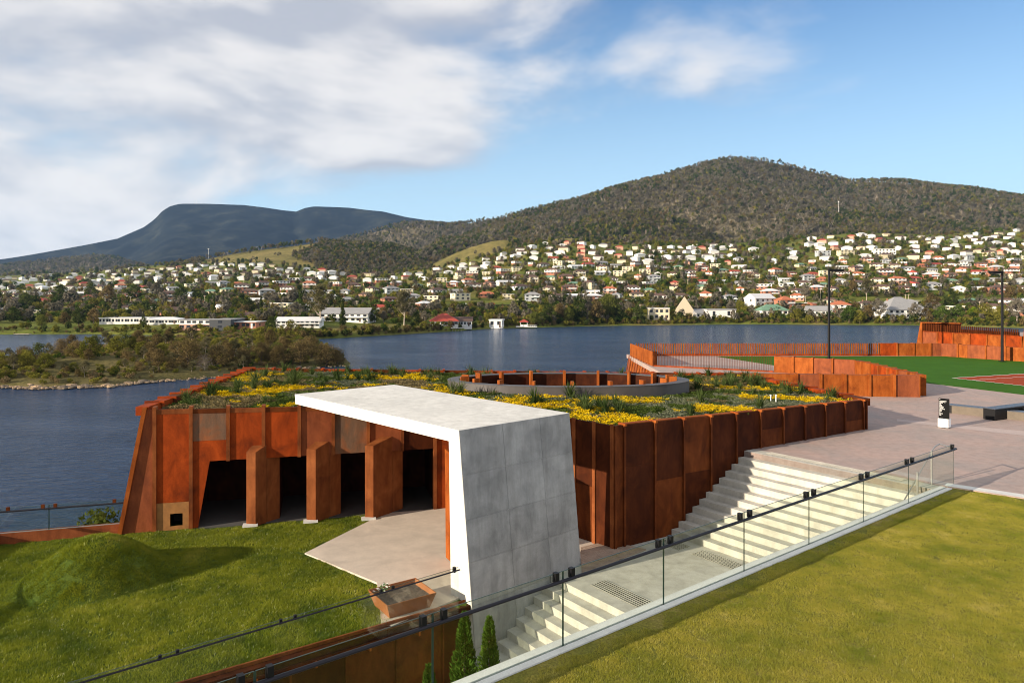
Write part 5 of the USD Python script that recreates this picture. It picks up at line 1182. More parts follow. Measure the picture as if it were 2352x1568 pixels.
big("gabled_hall", "steep pale gabled hall beside the road bridge", "hall", 1572, 726, 34, 34, 14, "timber_pale", "timber_pale", "gable", 1.35, 1, 1, rh=11)
big("gabled_hall", "low white annex of the steep gabled hall", "hall", 1602, 730, 30, 18, 10, "house_white", "roof_grey", "gable", .5, 1, 3)
big("warehouse", "flat roofed white warehouse on the shore road", "warehouse", 1648, 730, 66, 21, 18, "house_white", "roof_grey", "flat", .03, 1, 2)
big("green_roofed_house", "white house with pale green roof at the water", "house", 1772, 724, 62, 22, 12, "house_white", "roof_green", "hip", .1, 1, 5)
big("gabled_house", "large white gabled house above the green roofs", "house", 1745, 705, 56, 28, 12, "house_white", "roof_white", "gable", .5, 2, 4)
big("brick_flats", "red brick flats with terracotta roof near the shore", "house", 1802, 706, 34, 24, 11, "house_brick", "roof_orange", "hip", .2, 2, 3)
big("white_house", "low white house with grey roof above shoreline shrubs", "house", 1880, 724, 52, 19, 11, "house_white", "roof_grey", "gable", -.2, 1, 4)
big("white_house", "white and red brick house right of the lamp post", "house", 1928, 716, 40, 23, 11, "house_white", "roof_orange", "hip", -.1, 2, 3, "house_brick")
big("mansion", "large cream white mansion with a grey hipped roof", "mansion", 2062, 730, 92, 40, 24, "house_white", "roof_grey", "hip", .08, 2, 7, rh=7.5)
big("terrace_house", "wide white house with dark window band on the upper slope", "house", 2030, 585, 46, 13, 11, "house_white", "roof_white", "flat", -.1, 2, 6)
big("terrace_house", "ochre house with dark openings left of the white one", "house", 1942, 586, 34, 11, 10, "house_cream", "roof_brown", "flat", .1, 2, 4)
big("terrace_house", "pale blue grey house above the grassy bank", "house", 1890, 588, 30, 12, 10, "house_grey", "roof_white", "flat", .0, 2, 3)
r = rng(404)
HP = np.array([1.3, 1.3, .5, .9, 1.2, .6, .8, .5, 1.3, .9, 1.4, 1.1, .6, 1.1, .8, 1.4]); HP /= HP.sum()
cand = []
def dens(X, Y):
    if Y < Ycr(X) + 6 or Y > Ysh(X) - 22: return 0
    if X < 300: return 1.0 if Y < 700 and Y > 640 else (.12 if Y < 735 else 0)
    if X < 680: return .95 if Y < 705 else .12
    if X < 1000: return (.9 if Y > 640 else .25) if Y < 716 else .0
    if X < 1700: return (1.0 if Y > 606 else .45 if Y > 556 else 0) if Y < 693 else 0.0
    if X < 1860: return (1.0 if 628 < Y < 684 else 0.02)
    return (1.0 if 612 < Y < 676 else .16 if Y < 612 else 0.0 if Y < 696 else .4)
for row in range(1500):
    X = r.uniform(-30, 2400); Y = r.uniform(530, 735)
    for _ in range(40):
        X = r.uniform(-30, 2390); Y = r.uniform(530, 735)
        if r.random() > dens(X, Y): continue
        p = on_town(X, Y); wp = 15 / p[1] * F
        if all(abs(X - a) > wp * .97 or abs(Y - b) > max(6.2, wp * .33) for a, b in TAKEN):
            TAKEN.append((X, Y)); cand.append((X, Y, p)); break
print("houses", len(cand))
cand.sort(key=lambda c: c[2][1])
NH = 290
plan = []; far = []
for i, (X, Y, p) in enumerate(cand):
    k = int(r.choice(len(HK), p=HP)); yaw = -math.atan2(p[0], p[1]) * .6 + r.choice([0, 0, .3, .55, -.35, 1.3]) + r.normal(0, .15); s = r.uniform(.76, 1.06)
    if i < NH:
        h = HK[k]
        lab = f"{WN_[h['w']]} house, {RN_[h['r']]} {h['k'] + ('ped' if h['k'] == 'hip' else 'd' if h['k'] == 'gable' else '')} roof, {near(X, Y)}"
        plan.append((lab, X, lambda L_, k=k, p=p, yaw=yaw, s=s: put_house(k, p, yaw, s, L_)))
    else: far.append((k, p, yaw, s))
settle(plan)
if far:
    protos = []
    for wm, rm in (("house_white", "roof_white"), ("house_white", "roof_brown"), ("house_pink", "roof_red"), ("house_white", "roof_grey"), ("house_cream", "roof_brown")):
        protos.append((MB().box((0, 0, 2), (14, 9, 6)), L[wm])); protos.append((hip_roof(14, 9, 5.0, 2.2, .6, False), L[rm]))
    P_, Y_, S_, W_ = [], [], [], []
    for k, p, yaw, s in far:
        for q in (0, 1): P_.append(p); Y_.append(yaw); S_.append(s); W_.append((k % 5) * 2 + q)
    scatter("distant_houses", protos, P_, Y_, S_, W_, label="distant pale houses of the far suburb massed on the slope")
# ------------------------------------------------------------------ trees of the far shore and town
def tree_at(kind, X, Y, hpx, label, name=None, group=None, yaw=None, wide=1.0):
    p = on_town(X, Y); H0 = {"gum_tree": 20.5, "gum_tree_b": 13.5, "round_tree": 9, "dark_tree": 11, "green_tree": 8.6, "lime_tree": 7.6, "brown_tree": 9.6, "willow_tree": 11.2, "poplar_tree": 17, "cypress_tree": 16.6, "pine_tree": 13, "shrub": 2.9}[kind]
    s = hpx / F * p[1] / H0
    return plant_tree(kind, name or kind.replace("_b", ""), p - [0, 0, .3], (s * wide, s * wide, s), rr.uniform(0, 6) if yaw is None else yaw, label, group)
rr = rng(808)
for a in (("gum_tree", 735, 752, 104, "tall gum tree with pale trunk before the white buildings", None, None, None, 1.0), ("cypress_tree", 787, 747, 62, "black columnar cypress right of the tall gum tree", None, None, None, .95), ("gum_tree", 928, 747, 84, "tall gum tree with bare forked trunk left of the red roof", None, None, 2.0, 1.0),
          ("willow_tree", 1398, 736, 66, "tall pale green drooping willow on the far bank", None, None, None, .85), ("willow_tree", 95, 754, 34, "rounded pale willow on the lawn by the left inlet", None, None, None, 1.0), ("willow_tree", 1228, 748, 34, "low willow right of the white boathouse", None, None, None, 1.2),
          ("willow_tree", 1306, 742, 38, "small willow left of the tall drooping willow", None, None, None, .9), ("pine_tree", 1465, 738, 48, "dark spreading conifer left of the cream house", None, None, None, 1.35), ("poplar_tree", 478, 722, 46, "left one of two slim poplars behind the brick hall", None, None, None, .8), ("poplar_tree", 492, 724, 48, "right one of two slim poplars behind the brick hall", None, None, None, .8),
          ("lime_tree", 1395, 664, 30, "bright yellow green tree among the central houses", None, None, None, 1.3), ("lime_tree", 2180, 562, 15, "bright lime tree on the upper right slope", None, None, None, 1.4), ("lime_tree", 2008, 556, 5, "small lime tree below the forest", None, None, None, 1.0)):
    tree_at(*a)
for X, Y, h, k, lab in ((1260, 742, 50, "dark_tree", "tall dark tree"), (1285, 738, 44, "brown_tree", "brown leafed tree"), (1330, 738, 62, "dark_tree", "tall dark tree"), (1350, 735, 58, "gum_tree_b", "grey gum tree"), (1370, 740, 50, "brown_tree", "brown leafed tree"), (1420, 737, 42, "dark_tree", "tall dark tree"), (1245, 728, 30, "round_tree", "rounded olive tree"),
                        (1545, 733, 24, "round_tree", "rounded olive tree"), (1582, 736, 18, "green_tree", "leafy green tree"), (1680, 722, 34, "gum_tree_b", "grey gum tree"), (1700, 716, 28, "round_tree", "rounded olive tree"), (1830, 736, 30, "round_tree", "rounded olive tree"), (1858, 738, 18, "shrub", "olive shrub"), (1950, 742, 44, "green_tree", "leafy green tree"), (1975, 744, 34, "round_tree", "rounded olive tree"),
                        (1995, 740, 42, "brown_tree", "brown leafed tree"), (2020, 738, 52, "gum_tree_b", "grey gum tree"), (2100, 740, 46, "gum_tree_b", "grey gum tree"), (2125, 738, 34, "brown_tree", "brown leafed tree"), (2165, 738, 42, "green_tree", "leafy green tree"), (2200, 736, 42, "green_tree", "leafy green tree"), (2235, 736, 34, "lime_tree", "bright green tree"), (2262, 738, 44, "round_tree", "rounded olive tree"),
                        (2300, 742, 42, "round_tree", "rounded olive tree"), (2335, 745, 60, "gum_tree_b", "grey gum tree"), (1990, 690, 52, "gum_tree", "tall gum tree"), (1850, 694, 44, "gum_tree_b", "grey gum tree"), (1960, 676, 34, "brown_tree", "brown leafed tree"), (2140, 716, 46, "brown_tree", "brown leafed tree"), (2190, 706, 40, "dark_tree", "tall dark tree"), (2320, 700, 46, "brown_tree", "brown leafed tree"),
                        (860, 742, 40, "dark_tree", "tall dark tree"), (880, 738, 36, "brown_tree", "brown leafed tree"), (975, 750, 16, "shrub", "olive shrub"), (625, 765, 40, "dark_tree", "tall dark tree"), (668, 758, 26, "round_tree", "rounded olive tree"), (690, 762, 20, "brown_tree", "brown leafed tree"), (845, 764, 22, "round_tree", "rounded olive tree"), (880, 763, 24, "green_tree", "leafy green tree"),
                        (905, 764, 16, "shrub", "olive shrub"), (30, 742, 40, "dark_tree", "tall dark tree"), (150, 752, 38, "brown_tree", "brown leafed tree"), (180, 748, 44, "dark_tree", "tall dark tree"), (215, 745, 40, "brown_tree", "brown leafed tree"), (250, 742, 30, "round_tree", "rounded olive tree"), (330, 748, 24, "dark_tree", "tall dark tree"), (430, 752, 30, "brown_tree", "brown leafed tree"), (140, 700, 50, "dark_tree", "tall dark tree"),
                        (60, 715, 46, "dark_tree", "tall dark tree"), (210, 690, 44, "dark_tree", "tall dark tree"), (250, 700, 48, "brown_tree", "brown leafed tree"), (310, 696, 46, "dark_tree", "tall dark tree"), (360, 690, 44, "gum_tree_b", "grey gum tree"), (415, 694, 44, "dark_tree", "tall dark tree"), (540, 722, 40, "dark_tree", "tall dark tree"), (570, 722, 44, "dark_tree", "tall dark tree"),
                        (600, 720, 40, "cypress_tree", "dark pointed tree"), (275, 726, 46, "cypress_tree", "dark pointed tree"), (1160, 742, 12, "shrub", "olive shrub"), (1120, 742, 24, "round_tree", "rounded olive tree"), (1085, 740, 26, "dark_tree", "tall dark tree"), (955, 746, 34, "dark_tree", "tall dark tree")):
    PLAN.append((f"{lab} {near(X, Y)}", X, lambda L_, k=k, X=X, Y=Y, h=h: tree_at(k, X, Y, h, L_, group="trees of the far shore")))
cnt = 0
kinds = [("round_tree", "rounded olive tree", (12, 24)), ("dark_tree", "dark bushy tree", (14, 30)), ("green_tree", "leafy green tree", (10, 22)), ("brown_tree", "brown leafed tree", (12, 26)), ("gum_tree_b", "grey gum tree", (18, 34))]
stuffT = []
while cnt < 150 or len(stuffT) < 7000:
    X = rr.uniform(-60, 2420); Y = rr.uniform(525, 745)
    if not (Ycr(X) - 2 < Y < Ysh(X) - 6): continue
    sc_ = 1 if Y > 690 else .8 if Y > 640 else .55
    wood = (X > 1480 and X < 1860 and Y < 630) or (1000 < X < 1300 and Y < 606) or (X < 700 and Y > 690)
    near_house = any(abs(X - a) < 13 * sc_ and -6 * sc_ < Y - b < 7 * sc_ for a, b in TAKEN)
    if near_house and rr.random() < .93: continue
    if 1690 < X and 684 < Y < 702 and rr.random() < .9: continue
    if (1020 < X < 1240 and 690 < Y < 706) or (X < 620 and 744 < Y): continue
    k = int(rr.choice(5, p=[.30, .14, .26, .14, .16]))
    hp = rr.uniform(*kinds[k][2]) * sc_
    if cnt < 150 and Y > 612 and rr.random() < .4:
        cnt += 1
        PLAN.append((f"{kinds[k][1]} {near(X, Y)}", X, lambda L_, k=k, X=X, Y=Y, h=hp: tree_at(kinds[k][0], X, Y, h, L_, group="trees among the hillside houses")))
    else:
        p = on_town(X, Y); stuffT.append((k, p, (hp * (1.0 if wood else .8)) / F * p[1]))
settle(PLAN); PLAN = []
def lite(seed, n, hh, w, size, leaf):
    return (clump_crown(seed, [((0, 0, .55 * hh), (w, w, .42 * hh)), ((.3 * w, -.2 * w, .72 * hh), (.6 * w, .6 * w, .28 * hh)), ((-.4 * w, .2 * w, .45 * hh), (.6 * w, .6 * w, .3 * hh))], n, size), L[leaf])
LIT = [lite(301, 150, 1.0, .48, .12, "leaf_olive"), lite(302, 150, 1.0, .42, .12, "leaf_dark"), lite(303, 150, 1.0, .46, .12, "leaf_green"), lite(304, 150, 1.0, .45, .12, "leaf_brown"), lite(305, 150, 1.0, .38, .12, "leaf_gum_grey")]
scatter("hillside_greenery", LIT, [q[1] - [0, 0, .2] for q in stuffT], rr.uniform(0, 6.28, len(stuffT)), [q[2] for q in stuffT], [q[0] for q in stuffT], label="garden trees and hedges massed between the houses")
# waterside scrub and reeds
pts, sc2, wh = [], [], []
for _ in range(1500):
    X = rr.uniform(-80, 2420); o = abs(rr.normal(0, 5)) + 1.5
    if X < 620 and rr.random() < .6: continue
    d = DSH(X) + o; z = float(z_town(X, d)); pts.append(((X - CX) / F * d, d, z - .2))
    k = int(rr.choice(4, p=[.34, .16, .2, .30])); wh.append(k); sc2.append(rr.uniform(1.0, 4.2) if k < 3 else rr.uniform(.8, 2.0))
scatter("shore_scrub", [LIT[0], LIT[1], LIT[3], lite(306, 150, 1.0, .6, .11, "leaf_reed")], pts, rr.uniform(0, 6.28, len(pts)), sc2, wh, label="scrub and dry reeds lining the far bank")

# ------------------------------------------------------------------ forest on the hills
def bush(seed, leaf, n, trunk=True):
    r = rng(seed); mb = MB()
    return (clump_crown(seed, [((0, 0, .62), (.26, .26, .30)), ((.12, .08, .8), (.2, .2, .18)), ((-.14, -.1, .55), (.2, .2, .2))], n, .10), L[leaf])
def pole(seed):
    r = rng(seed); mb = MB()
    for i in range(3): mb.tube([(r.normal(0, .1), r.normal(0, .1), 0), (r.normal(0, .1), r.normal(0, .1), .55), (r.normal(0, .18), r.normal(0, .18), .9)], .022, 3, .010)
    return (mb, L["bark_pale"])
FOR = [bush(401, "leaf_gum", 80), bush(402, "leaf_gum_grey", 70), bush(403, "leaf_dark", 70), bush(404, "leaf_olive", 60), pole(405), bush(406, "leaf_brown", 60)]
def forest(name, pt, Xr, n, hr, probs, label, seed, clear=None, tmin=.02, tpow=.7):
    r = rng(seed)
    X = r.uniform(*Xr, n); t = tmin + (1 - tmin) * r.uniform(0, 1, n) ** tpow
    p = pt(X, t)
    ok = np.ones(n, bool)
    if clear is not None: ok = clear(X, t, p, r)
    p = p[ok]; m = len(p)
    dn = meshkit.noise(np.c_[p[:, 0] / 140, p[:, 1] / 140, np.zeros(m)], seed)
    w = r.choice(len(FOR), m, p=probs); w = np.where((dn > .62) & (w == 0), 2, w)
    h = r.uniform(*hr, m) * (1 + .3 * (dn - .5))
    h = np.where(w == 4, h * .95, h)
    scatter(name, FOR, p - [0, 0, .8], r.uniform(0, 6.28, m), np.c_[h * r.uniform(.75, 1.15, m), h * r.uniform(.75, 1.15, m), h], w, label=label)
PB = [.24, .38, .10, .06, .14, .08]
forest("hill_forest", Hpt, (695, 2700), 34000, (13, 23), PB, "dry gum forest covering the big hill", 501)
forest("spur_forest", H2pt, (1180, 1720), 4200, (10, 18), [.38, .2, .1, .14, .08, .10], "denser olive forest on the rounded spur", 502)
forest("spur_forest", H3pt, (1690, 2360), 5200, (10, 18), [.38, .2, .1, .14, .08, .10], "forest on the low spur above upper houses", 503)
forest("ridge_forest", R2pt, (300, 1600), 9000, (16, 26), PB, "forest on the middle ridge", 504)
forest("knoll_forest", Kpt, (330, 1060), 9000, (9, 17), [.30, .30, .2, .08, .04, .08], "dark grey forest on the near side of the grass hill", 505,
       clear=lambda X, t, p, r: (X > 700 + 30 * np.sin(t * 9) + 25 * (t - .5)) | ((t > .93) & (X > 430) & (r.random(len(X)) < .30)) | ((X < 460) & (r.random(len(X)) < .35)) | (r.random(len(X)) < .012))
forest("paddock_trees", Gpt, (960, 1420), 1500, (7, 14), [.34, .2, .2, .2, .0, .06], "trees scattered round the grass paddock", 506,
       clear=lambda X, t, p, r: ((X > 1165) & (X < 1245) & (t < .95)) | (X > 1345) | (X < 990) | (t < .22) | (r.random(len(X)) < .015))
forest("foothill_forest", Fpt, (-200, 470), 5000, (14, 24), PB, "open forest on the low foothill", 507)

# ------------------------------------------------------------------ wooded islet on the left
isl = Polygon([tuple(P(*q, WATER)[:2]) for q in ((-420, 900), (-200, 892), (0, 889), (90, 892), (180, 890), (260, 886), (330, 878), (400, 873), (470, 868), (520, 862), (600, 851), (680, 846), (740, 842), (800, 839), (806, 834), (792, 822), (770, 806), (740, 790), (690, 781), (640, 776), (560, 775), (440, 778), (330, 784), (240, 795), (190, 812), (120, 822), (0, 838), (-250, 850))]).buffer(0).buffer(2.0).buffer(-2.0)
bnd = isl.exterior
x0, y0, x1, y1 = isl.bounds
gx_, gy_ = np.meshgrid(np.arange(x0 - 4, x1 + 4, 1.6), np.arange(y0 - 4, y1 + 4, 1.6))
pp_ = shapely.points(gx_.ravel(), gy_.ravel())
dist = shapely.distance(pp_, bnd).reshape(gx_.shape) * np.where(shapely.contains(isl, pp_).reshape(gx_.shape), 1, -1)
def islz_from(dist, x, y):
    n = meshkit.fbm(np.stack([x / 9, y / 9, 0 * x], -1), 4, 31) - .5
    return WATER - .6 + np.clip(dist + 1.0, -2, 3) * .55 + np.clip(dist - 2, 0, 30) * .085 + n * np.clip(dist + 1, 0, 4) * .5
Zi = islz_from(dist, gx_, gy_)
ii = np.arange(gx_.size).reshape(gx_.shape)
qq_ = np.stack([ii[:-1, :-1], ii[:-1, 1:], ii[1:, 1:], ii[1:, :-1]], -1).reshape(-1, 4)
ground_mat("islet_ground", [(.3, (.075, .062, .028)), (.5, (.12, .105, .04)), (.72, (.17, .135, .065))], .09, .9, .4)
single("islet", (np.c_[gx_.ravel(), gy_.ravel(), Zi.ravel()], np.vstack([qq_[:, [0, 1, 2]], qq_[:, [0, 2, 3]]])), L["islet_ground"], "low wooded islet with rocky edge left of the building", kind="structure", smooth=True)
def on_islet(X, Y):
    for d in np.linspace(130, 420, 600):
        x = (X - CX) / F * d; pt = Point(x, d)
        ds = bnd.distance(pt) * (1 if isl.contains(pt) else -1)
        z = float(islz_from(np.array(ds), np.array(x), np.array(d)))
        if ds > .5 and HY - (z - CZ) / d * F <= Y: return np.array([x, d, z]), ds
    return None, 0
IH = {"island_bush": 5.2, "island_sheoak": 6.8, "island_gum": 7.4, "dense_bush": 7.2, "bare_bush": 4.2, "willow_wattle": 4.5, "shrub": 2.9}
IN = {"island_bush": ("shrub", "olive green bush"), "island_sheoak": ("she_oak", "brown feathery tree"), "island_gum": ("gum_tree", "thin leaved gum tree"), "dense_bush": ("bush", "dense dark rounded bush"), "bare_bush": ("bare_bush", "bare grey twiggy bush"), "willow_wattle": ("wattle", "yellow green bush"), "shrub": ("shrub", "low olive shrub")}
ILAND = [(30, 850, "at the islet tip"), (115, 805, "by the islet clearing"), (240, 815, "behind the islet clearing"), (330, 800, "in the middle of the islet"), (425, 830, "above the sandy shore"), (480, 845, "by the bare grey bush"), (560, 800, "behind the dark islet bushes"), (650, 790, "on the islet neck"), (735, 815, "at the islet end"), (150, 865, "above the rocky edge"), (300, 865, "along the sandy edge"), (600, 845, "behind the planted roof corner")]
def inear(X, Y): return ILAND[int(np.argmin([((X - a) / 1.3) ** 2 + (Y - b) ** 2 for a, b, _ in ILAND]))][2]
def islet_tree(k, X, Y, h, wide=1.0):
    p, ds = on_islet(X, Y)
    if p is None: return
    s = h / F * p[1] / IH[k]; nm, tx = IN[k]
    PLAN.append((f"{tx} {inear(X, Y)}", X, lambda L_, yaw=rr.uniform(0, 6): plant_tree(k, nm, p - [0, 0, .15], (s * wide, s * wide, s), yaw, L_, "bushes and trees of the islet")))
for a in (("island_gum", 30, 848, 42), ("island_bush", 62, 846, 46), ("island_gum", 112, 822, 40), ("dense_bush", 140, 815, 44), ("island_sheoak", 165, 812, 52), ("island_bush", 205, 822, 58), ("island_gum", 195, 866, 46), ("bare_bush", 470, 850, 44), ("dense_bush", 432, 838, 72, 1.1), ("dense_bush", 500, 842, 60, 1.1), ("island_sheoak", 365, 850, 58), ("dense_bush", 690, 836, 62, 1.2), ("dense_bush", 750, 838, 58, 1.3),
          ("dense_bush", 640, 838, 52, 1.1), ("island_sheoak", 600, 838, 62), ("dense_bush", 775, 838, 44, 1.0), ("dense_bush", 560, 840, 50), ("dense_bush", 715, 820, 58, 1.1), ("island_sheoak", 620, 800, 52), ("dense_bush", 660, 802, 40)):
    islet_tree(*a)
n0 = 0
while n0 < 125:
    X, Y = rr.uniform(-15, 700), rr.uniform(785, 872)
    if 125 < X < 270 and 824 < Y < 850 and rr.random() < .9: continue
    p, ds = on_islet(X, Y)
    if p is None or ds < 2.5: continue
    k = str(rr.choice(["island_bush", "island_sheoak", "island_gum", "willow_wattle", "dense_bush", "shrub"], p=[.30, .2, .18, .12, .10, .10]))
    h = rr.uniform(24, 48) * (1 if Y < 850 else .6) * (.5 if k == "shrub" else 1)
    islet_tree(k, X, Y, h, rr.uniform(.9, 1.25)); n0 += 1
settle(PLAN); PLAN = []
pts, sc2, wh = [], [], []
while len(pts) < 2200:
    x, y = rr.uniform(x0, x1), rr.uniform(y0, y1); ds = float(bnd.distance(Point(x, y))) if isl.contains(Point(x, y)) else -1
    if ds < 1.6: continue
    X_ = CX + x / y * F; Y_ = HY - (float(islz_from(np.array(ds), np.array(x), np.array(y))) - CZ) / y * F
    if 125 < X_ < 300 and 822 < Y_ < 852 and rr.random() < .93: continue
    pts.append((x, y, float(islz_from(np.array(ds), np.array(x), np.array(y))) - .1)); k = int(rr.choice(4, p=[.4, .2, .22, .18])); wh.append(k); sc2.append(rr.uniform(.5, 1.7))
def lite2(seed, leaf, n=220): return (clump_crown(seed, [((0, 0, .45), (.55, .55, .42)), ((.3, .2, .6), (.35, .35, .3)), ((-.3, -.2, .35), (.4, .4, .3))], n, .11), L[leaf])
scatter("islet_undergrowth", [lite2(320, "leaf_olive"), lite2(321, "leaf_brown"), lite2(322, "leaf_reed"), lite2(323, "leaf_green")], pts, rr.uniform(0, 6.28, len(pts)), sc2, wh, label="low scrub and dry tussocks covering the islet")
plain("rock_pale", (.32, .22, .13), .9, var=.4, scale=1.2); plain("rock_grey", (.15, .115, .08), .9, var=.4, scale=1.2)
def boulder(seed):
    m = trimesh.creation.icosphere(2, 1.0); v = m.vertices
    v = v * (1 + .45 * (meshkit.fbm(v * 1.4 + seed * 7, 3, seed) - .5))[:, None]; q = np.round(v * 2.2) / 2.2
    return (v * .55 + q * .45) * [1, .8, .5], m.faces
BO = [thing_ for thing_ in ()]
bfirst = {}
r = rng(99); bplan = []
length = bnd.length
for i in range(46):
    X = r.uniform(-5, 330) if i < 34 else r.uniform(540, 700)
    Yb = np.interp(X, [0, 90, 180, 260, 330, 470, 600, 700], [889, 892, 890, 886, 878, 868, 851, 845]) - r.uniform(-1, 7)
    p = P(X, Yb, WATER + .25); k = int(r.integers(4)); s = r.uniform(.35, 1.15)
    bplan.append((f"{['tan', 'pale', 'brown', 'grey'][k]} boulder {'on the rocky islet edge' if X < 240 else 'on the sandy islet shore' if X < 420 else 'behind the roof corner'}", X, (k, p, s, r.uniform(0, 6))))
def put_boulder(lab, k, p, s, yaw):
    if k not in bfirst:
        bfirst[k] = single("boulder", boulder(60 + k), L["rock_pale" if k < 2 else "rock_grey"], lab, "boulder", "boulders along the islet shore")
        x = UsdGeom.Xformable(stage.GetPrimAtPath(bfirst[k])); x.AddTranslateOp().Set(tuple(map(float, p))); x.AddRotateZOp().Set(math.degrees(yaw)); x.AddScaleOp().Set((s, s, s))
    else: copy_of(bfirst[k], "boulder", p, yaw, (s, s, s), lab, "boulder", "boulders along the islet shore")
settle([(a, b, (lambda L_, c=c: put_boulder(L_, *c))) for a, b, c in bplan])
pts = []
for i in range(900):
    X = r.uniform(-40, 400) if i < 700 else r.uniform(400, 800); Yb = np.interp(X, [0, 90, 180, 260, 330, 470, 600, 700, 800], [889, 892, 890, 886, 878, 868, 851, 845, 839]) - r.uniform(-1.5, 6)
    pts.append(P(X, Yb, WATER + r.uniform(.0, .3)))
scatter("shore_rubble", [((boulder(70)[0], boulder(70)[1]), L["rock_pale"]), ((boulder(71)[0], boulder(71)[1]), L["rock_grey"])], pts, r.uniform(0, 6.28, len(pts)), r.uniform(.12, .45, len(pts)), r.integers(0, 2, len(pts)), label="broken tan rocks along the islet waterline")
# ------------------------------------------------------------------ planted roof
def noise_leaf(name, c0, c1, c2): return leafmat(name, c0, c1, c2, 3.0, .25)
noise_leaf("mat_green", (.05, .075, .014), (.10, .135, .028), (.18, .21, .06)); noise_leaf("mat_grey", (.10, .115, .07), (.18, .19, .115), (.28, .28, .18)); noise_leaf("mat_dark", (.035, .058, .012), (.075, .105, .024), (.13, .16, .04))
noise_leaf("mat_straw", (.14, .11, .05), (.24, .19, .09), (.34, .27, .14)); noise_leaf("flower_yellow", (.50, .33, .008), (.72, .50, .012), (.85, .64, .04)); noise_leaf("flax_leaf", (.040, .065, .018), (.10, .13, .038), (.26, .27, .12))
def mat_patch(seed, n, size, h0, h1, s):
    r = rng(seed); c = np.c_[r.uniform(-size / 2, size / 2, (n, 2)), np.zeros(n)]
    bump = meshkit.noise(np.c_[c[:, :2] * 5 + seed, np.zeros(n)]); c[:, 2] = (h0 + (h1 - h0) * bump) * r.uniform(.4, 1.0, n)
    nrm = r.normal(size=(n, 3)) * .55 + [0, 0, .8]; nrm /= np.linalg.norm(nrm, axis=1, keepdims=True)
    u = np.cross(nrm, r.normal(size=(n, 3))); u /= np.linalg.norm(u, axis=1, keepdims=True); w = np.cross(nrm, u); q = s * r.uniform(.6, 1.4, n)[:, None]
    v = np.stack([c - u * q, c + w * q * .6, c + u * q, c - w * q * .6], 1).reshape(-1, 3); i = np.arange(n)[:, None] * 4
    return v, np.vstack([i + [0, 1, 2], i + [0, 2, 3]])
canopy_fp = Polygon([tuple(PP(-.1, -.1, ZT)[:2]), tuple(PP(LG + .1, -.1, ZT)[:2]), tuple(PP(LG + .1, LH + .1, ZT)[:2]), tuple(PP(-.1, LH + .1, ZT)[:2])])
bed = roof_poly.buffer(-.38).difference(Polygon(ell(OA + .12, OB + .12)))
zb_ = lambda x, y: zr(x, y) - .16
r = rng(606)
bx0, by0, bx1, by1 = bed.bounds
X_, Y_ = np.meshgrid(np.arange(bx0, bx1, .33), np.arange(by0, by1, .33)); q_ = np.c_[X_.ravel(), Y_.ravel()] + r.uniform(-.16, .16, (X_.size, 2))
q_ = q_[shapely.contains_xy(bed, q_[:, 0], q_[:, 1])]
n1 = meshkit.fbm(np.c_[q_ / 2.6, np.zeros(len(q_))], 3, 71); n2 = meshkit.fbm(np.c_[q_ / 1.9, np.ones(len(q_))], 3, 72); n3 = meshkit.fbm(np.c_[q_[:, 0] / 2.6, q_[:, 1] / 1.7, np.ones(len(q_)) * 2], 3, 73)
w_ = np.where(n3 + r.normal(0, .035, len(q_)) > .61, 4, np.where(n1 > .56, 1, np.where(n2 > .57, 2, 0))); w_ = np.where((n1 < .40) & (w_ != 4), 3, w_)
w_ = np.where((w_ == 4) & (r.random(len(q_)) < .22), 0, w_)
w_ = np.where(r.random(len(q_)) < .12, r.integers(0, 4, len(q_)), w_)
scatter("roof_groundcover", [(mat_patch(81, 420, .52, .04, .17, .026), L["mat_green"]), (mat_patch(82, 420, .52, .04, .16, .026), L["mat_grey"]), (mat_patch(83, 420, .52, .04, .20, .026), L["mat_dark"]), (mat_patch(84, 220, .52, .05, .20, .03), L["mat_straw"]), (mat_patch(85, 300, .5, .08, .20, .026), L["flower_yellow"])],
        np.c_[q_, zb_(q_[:, 0], q_[:, 1])], r.uniform(0, 6.28, len(q_)), r.uniform(.85, 1.25, len(q_)), w_, label="mixed succulents and yellow flowers covering the roof bed")
yel = q_[w_ == 4]
scatter("roof_groundcover", [(mat_patch(86, 130, .52, .03, .16, .035), L["mat_green"])], np.c_[yel, zb_(yel[:, 0], yel[:, 1])], r.uniform(0, 6.28, len(yel)), r.uniform(.9, 1.1, len(yel)), label="green leaves below the yellow roof flowers")
def flax(seed, n, h, w, spread):
    r = rng(seed); mb = MB()
    for i in range(n):
        a = r.uniform(0, 2 * PI); tilt = spread * r.uniform(.1, 1.0); ln = h * r.uniform(.6, 1.15); d = np.array([math.cos(a), math.sin(a), 0]); sd = np.array([-math.sin(a), math.cos(a), 0])
        o = d * r.uniform(0, .07); pts = []
        for k in range(5):
            t = k / 4; ang = tilt * (.5 + 1.1 * t); pts.append(o + d * ln * t * math.sin(ang) + np.array([0, 0, ln * t * math.cos(min(ang, 1.9))]))
        ww = [w, w * 1.1, w, w * .75, .002]
        v = []
        for p, q in zip(pts, ww): v += [p - sd * q / 2, p + sd * q / 2]
        mb.add(v, [[2 * k, 2 * k + 1, 2 * k + 3, 2 * k + 2] for k in range(4)])
    return mb
FX = [(flax(90 + i, int(n * 1.3), h, .034, sp)) for i, (n, h, sp) in enumerate(((42, .85, .75), (34, .65, .85), (52, .95, .6), (30, .5, 1.0)))]
ffirst = {}
def put_flax(lab, k, p, s, yaw):
    if k not in ffirst:
        ffirst[k] = p_ = thing("flax_clump", lab, "flax", "flax clumps on the planted roof", p, yaw, s)
        part(p_, "leaves", FX[k], L["flax_leaf"], kind="stuff")
    else: copy_of(ffirst[k], "flax_clump", p, yaw, s, lab, "flax", "flax clumps on the planted roof")
fpts = []
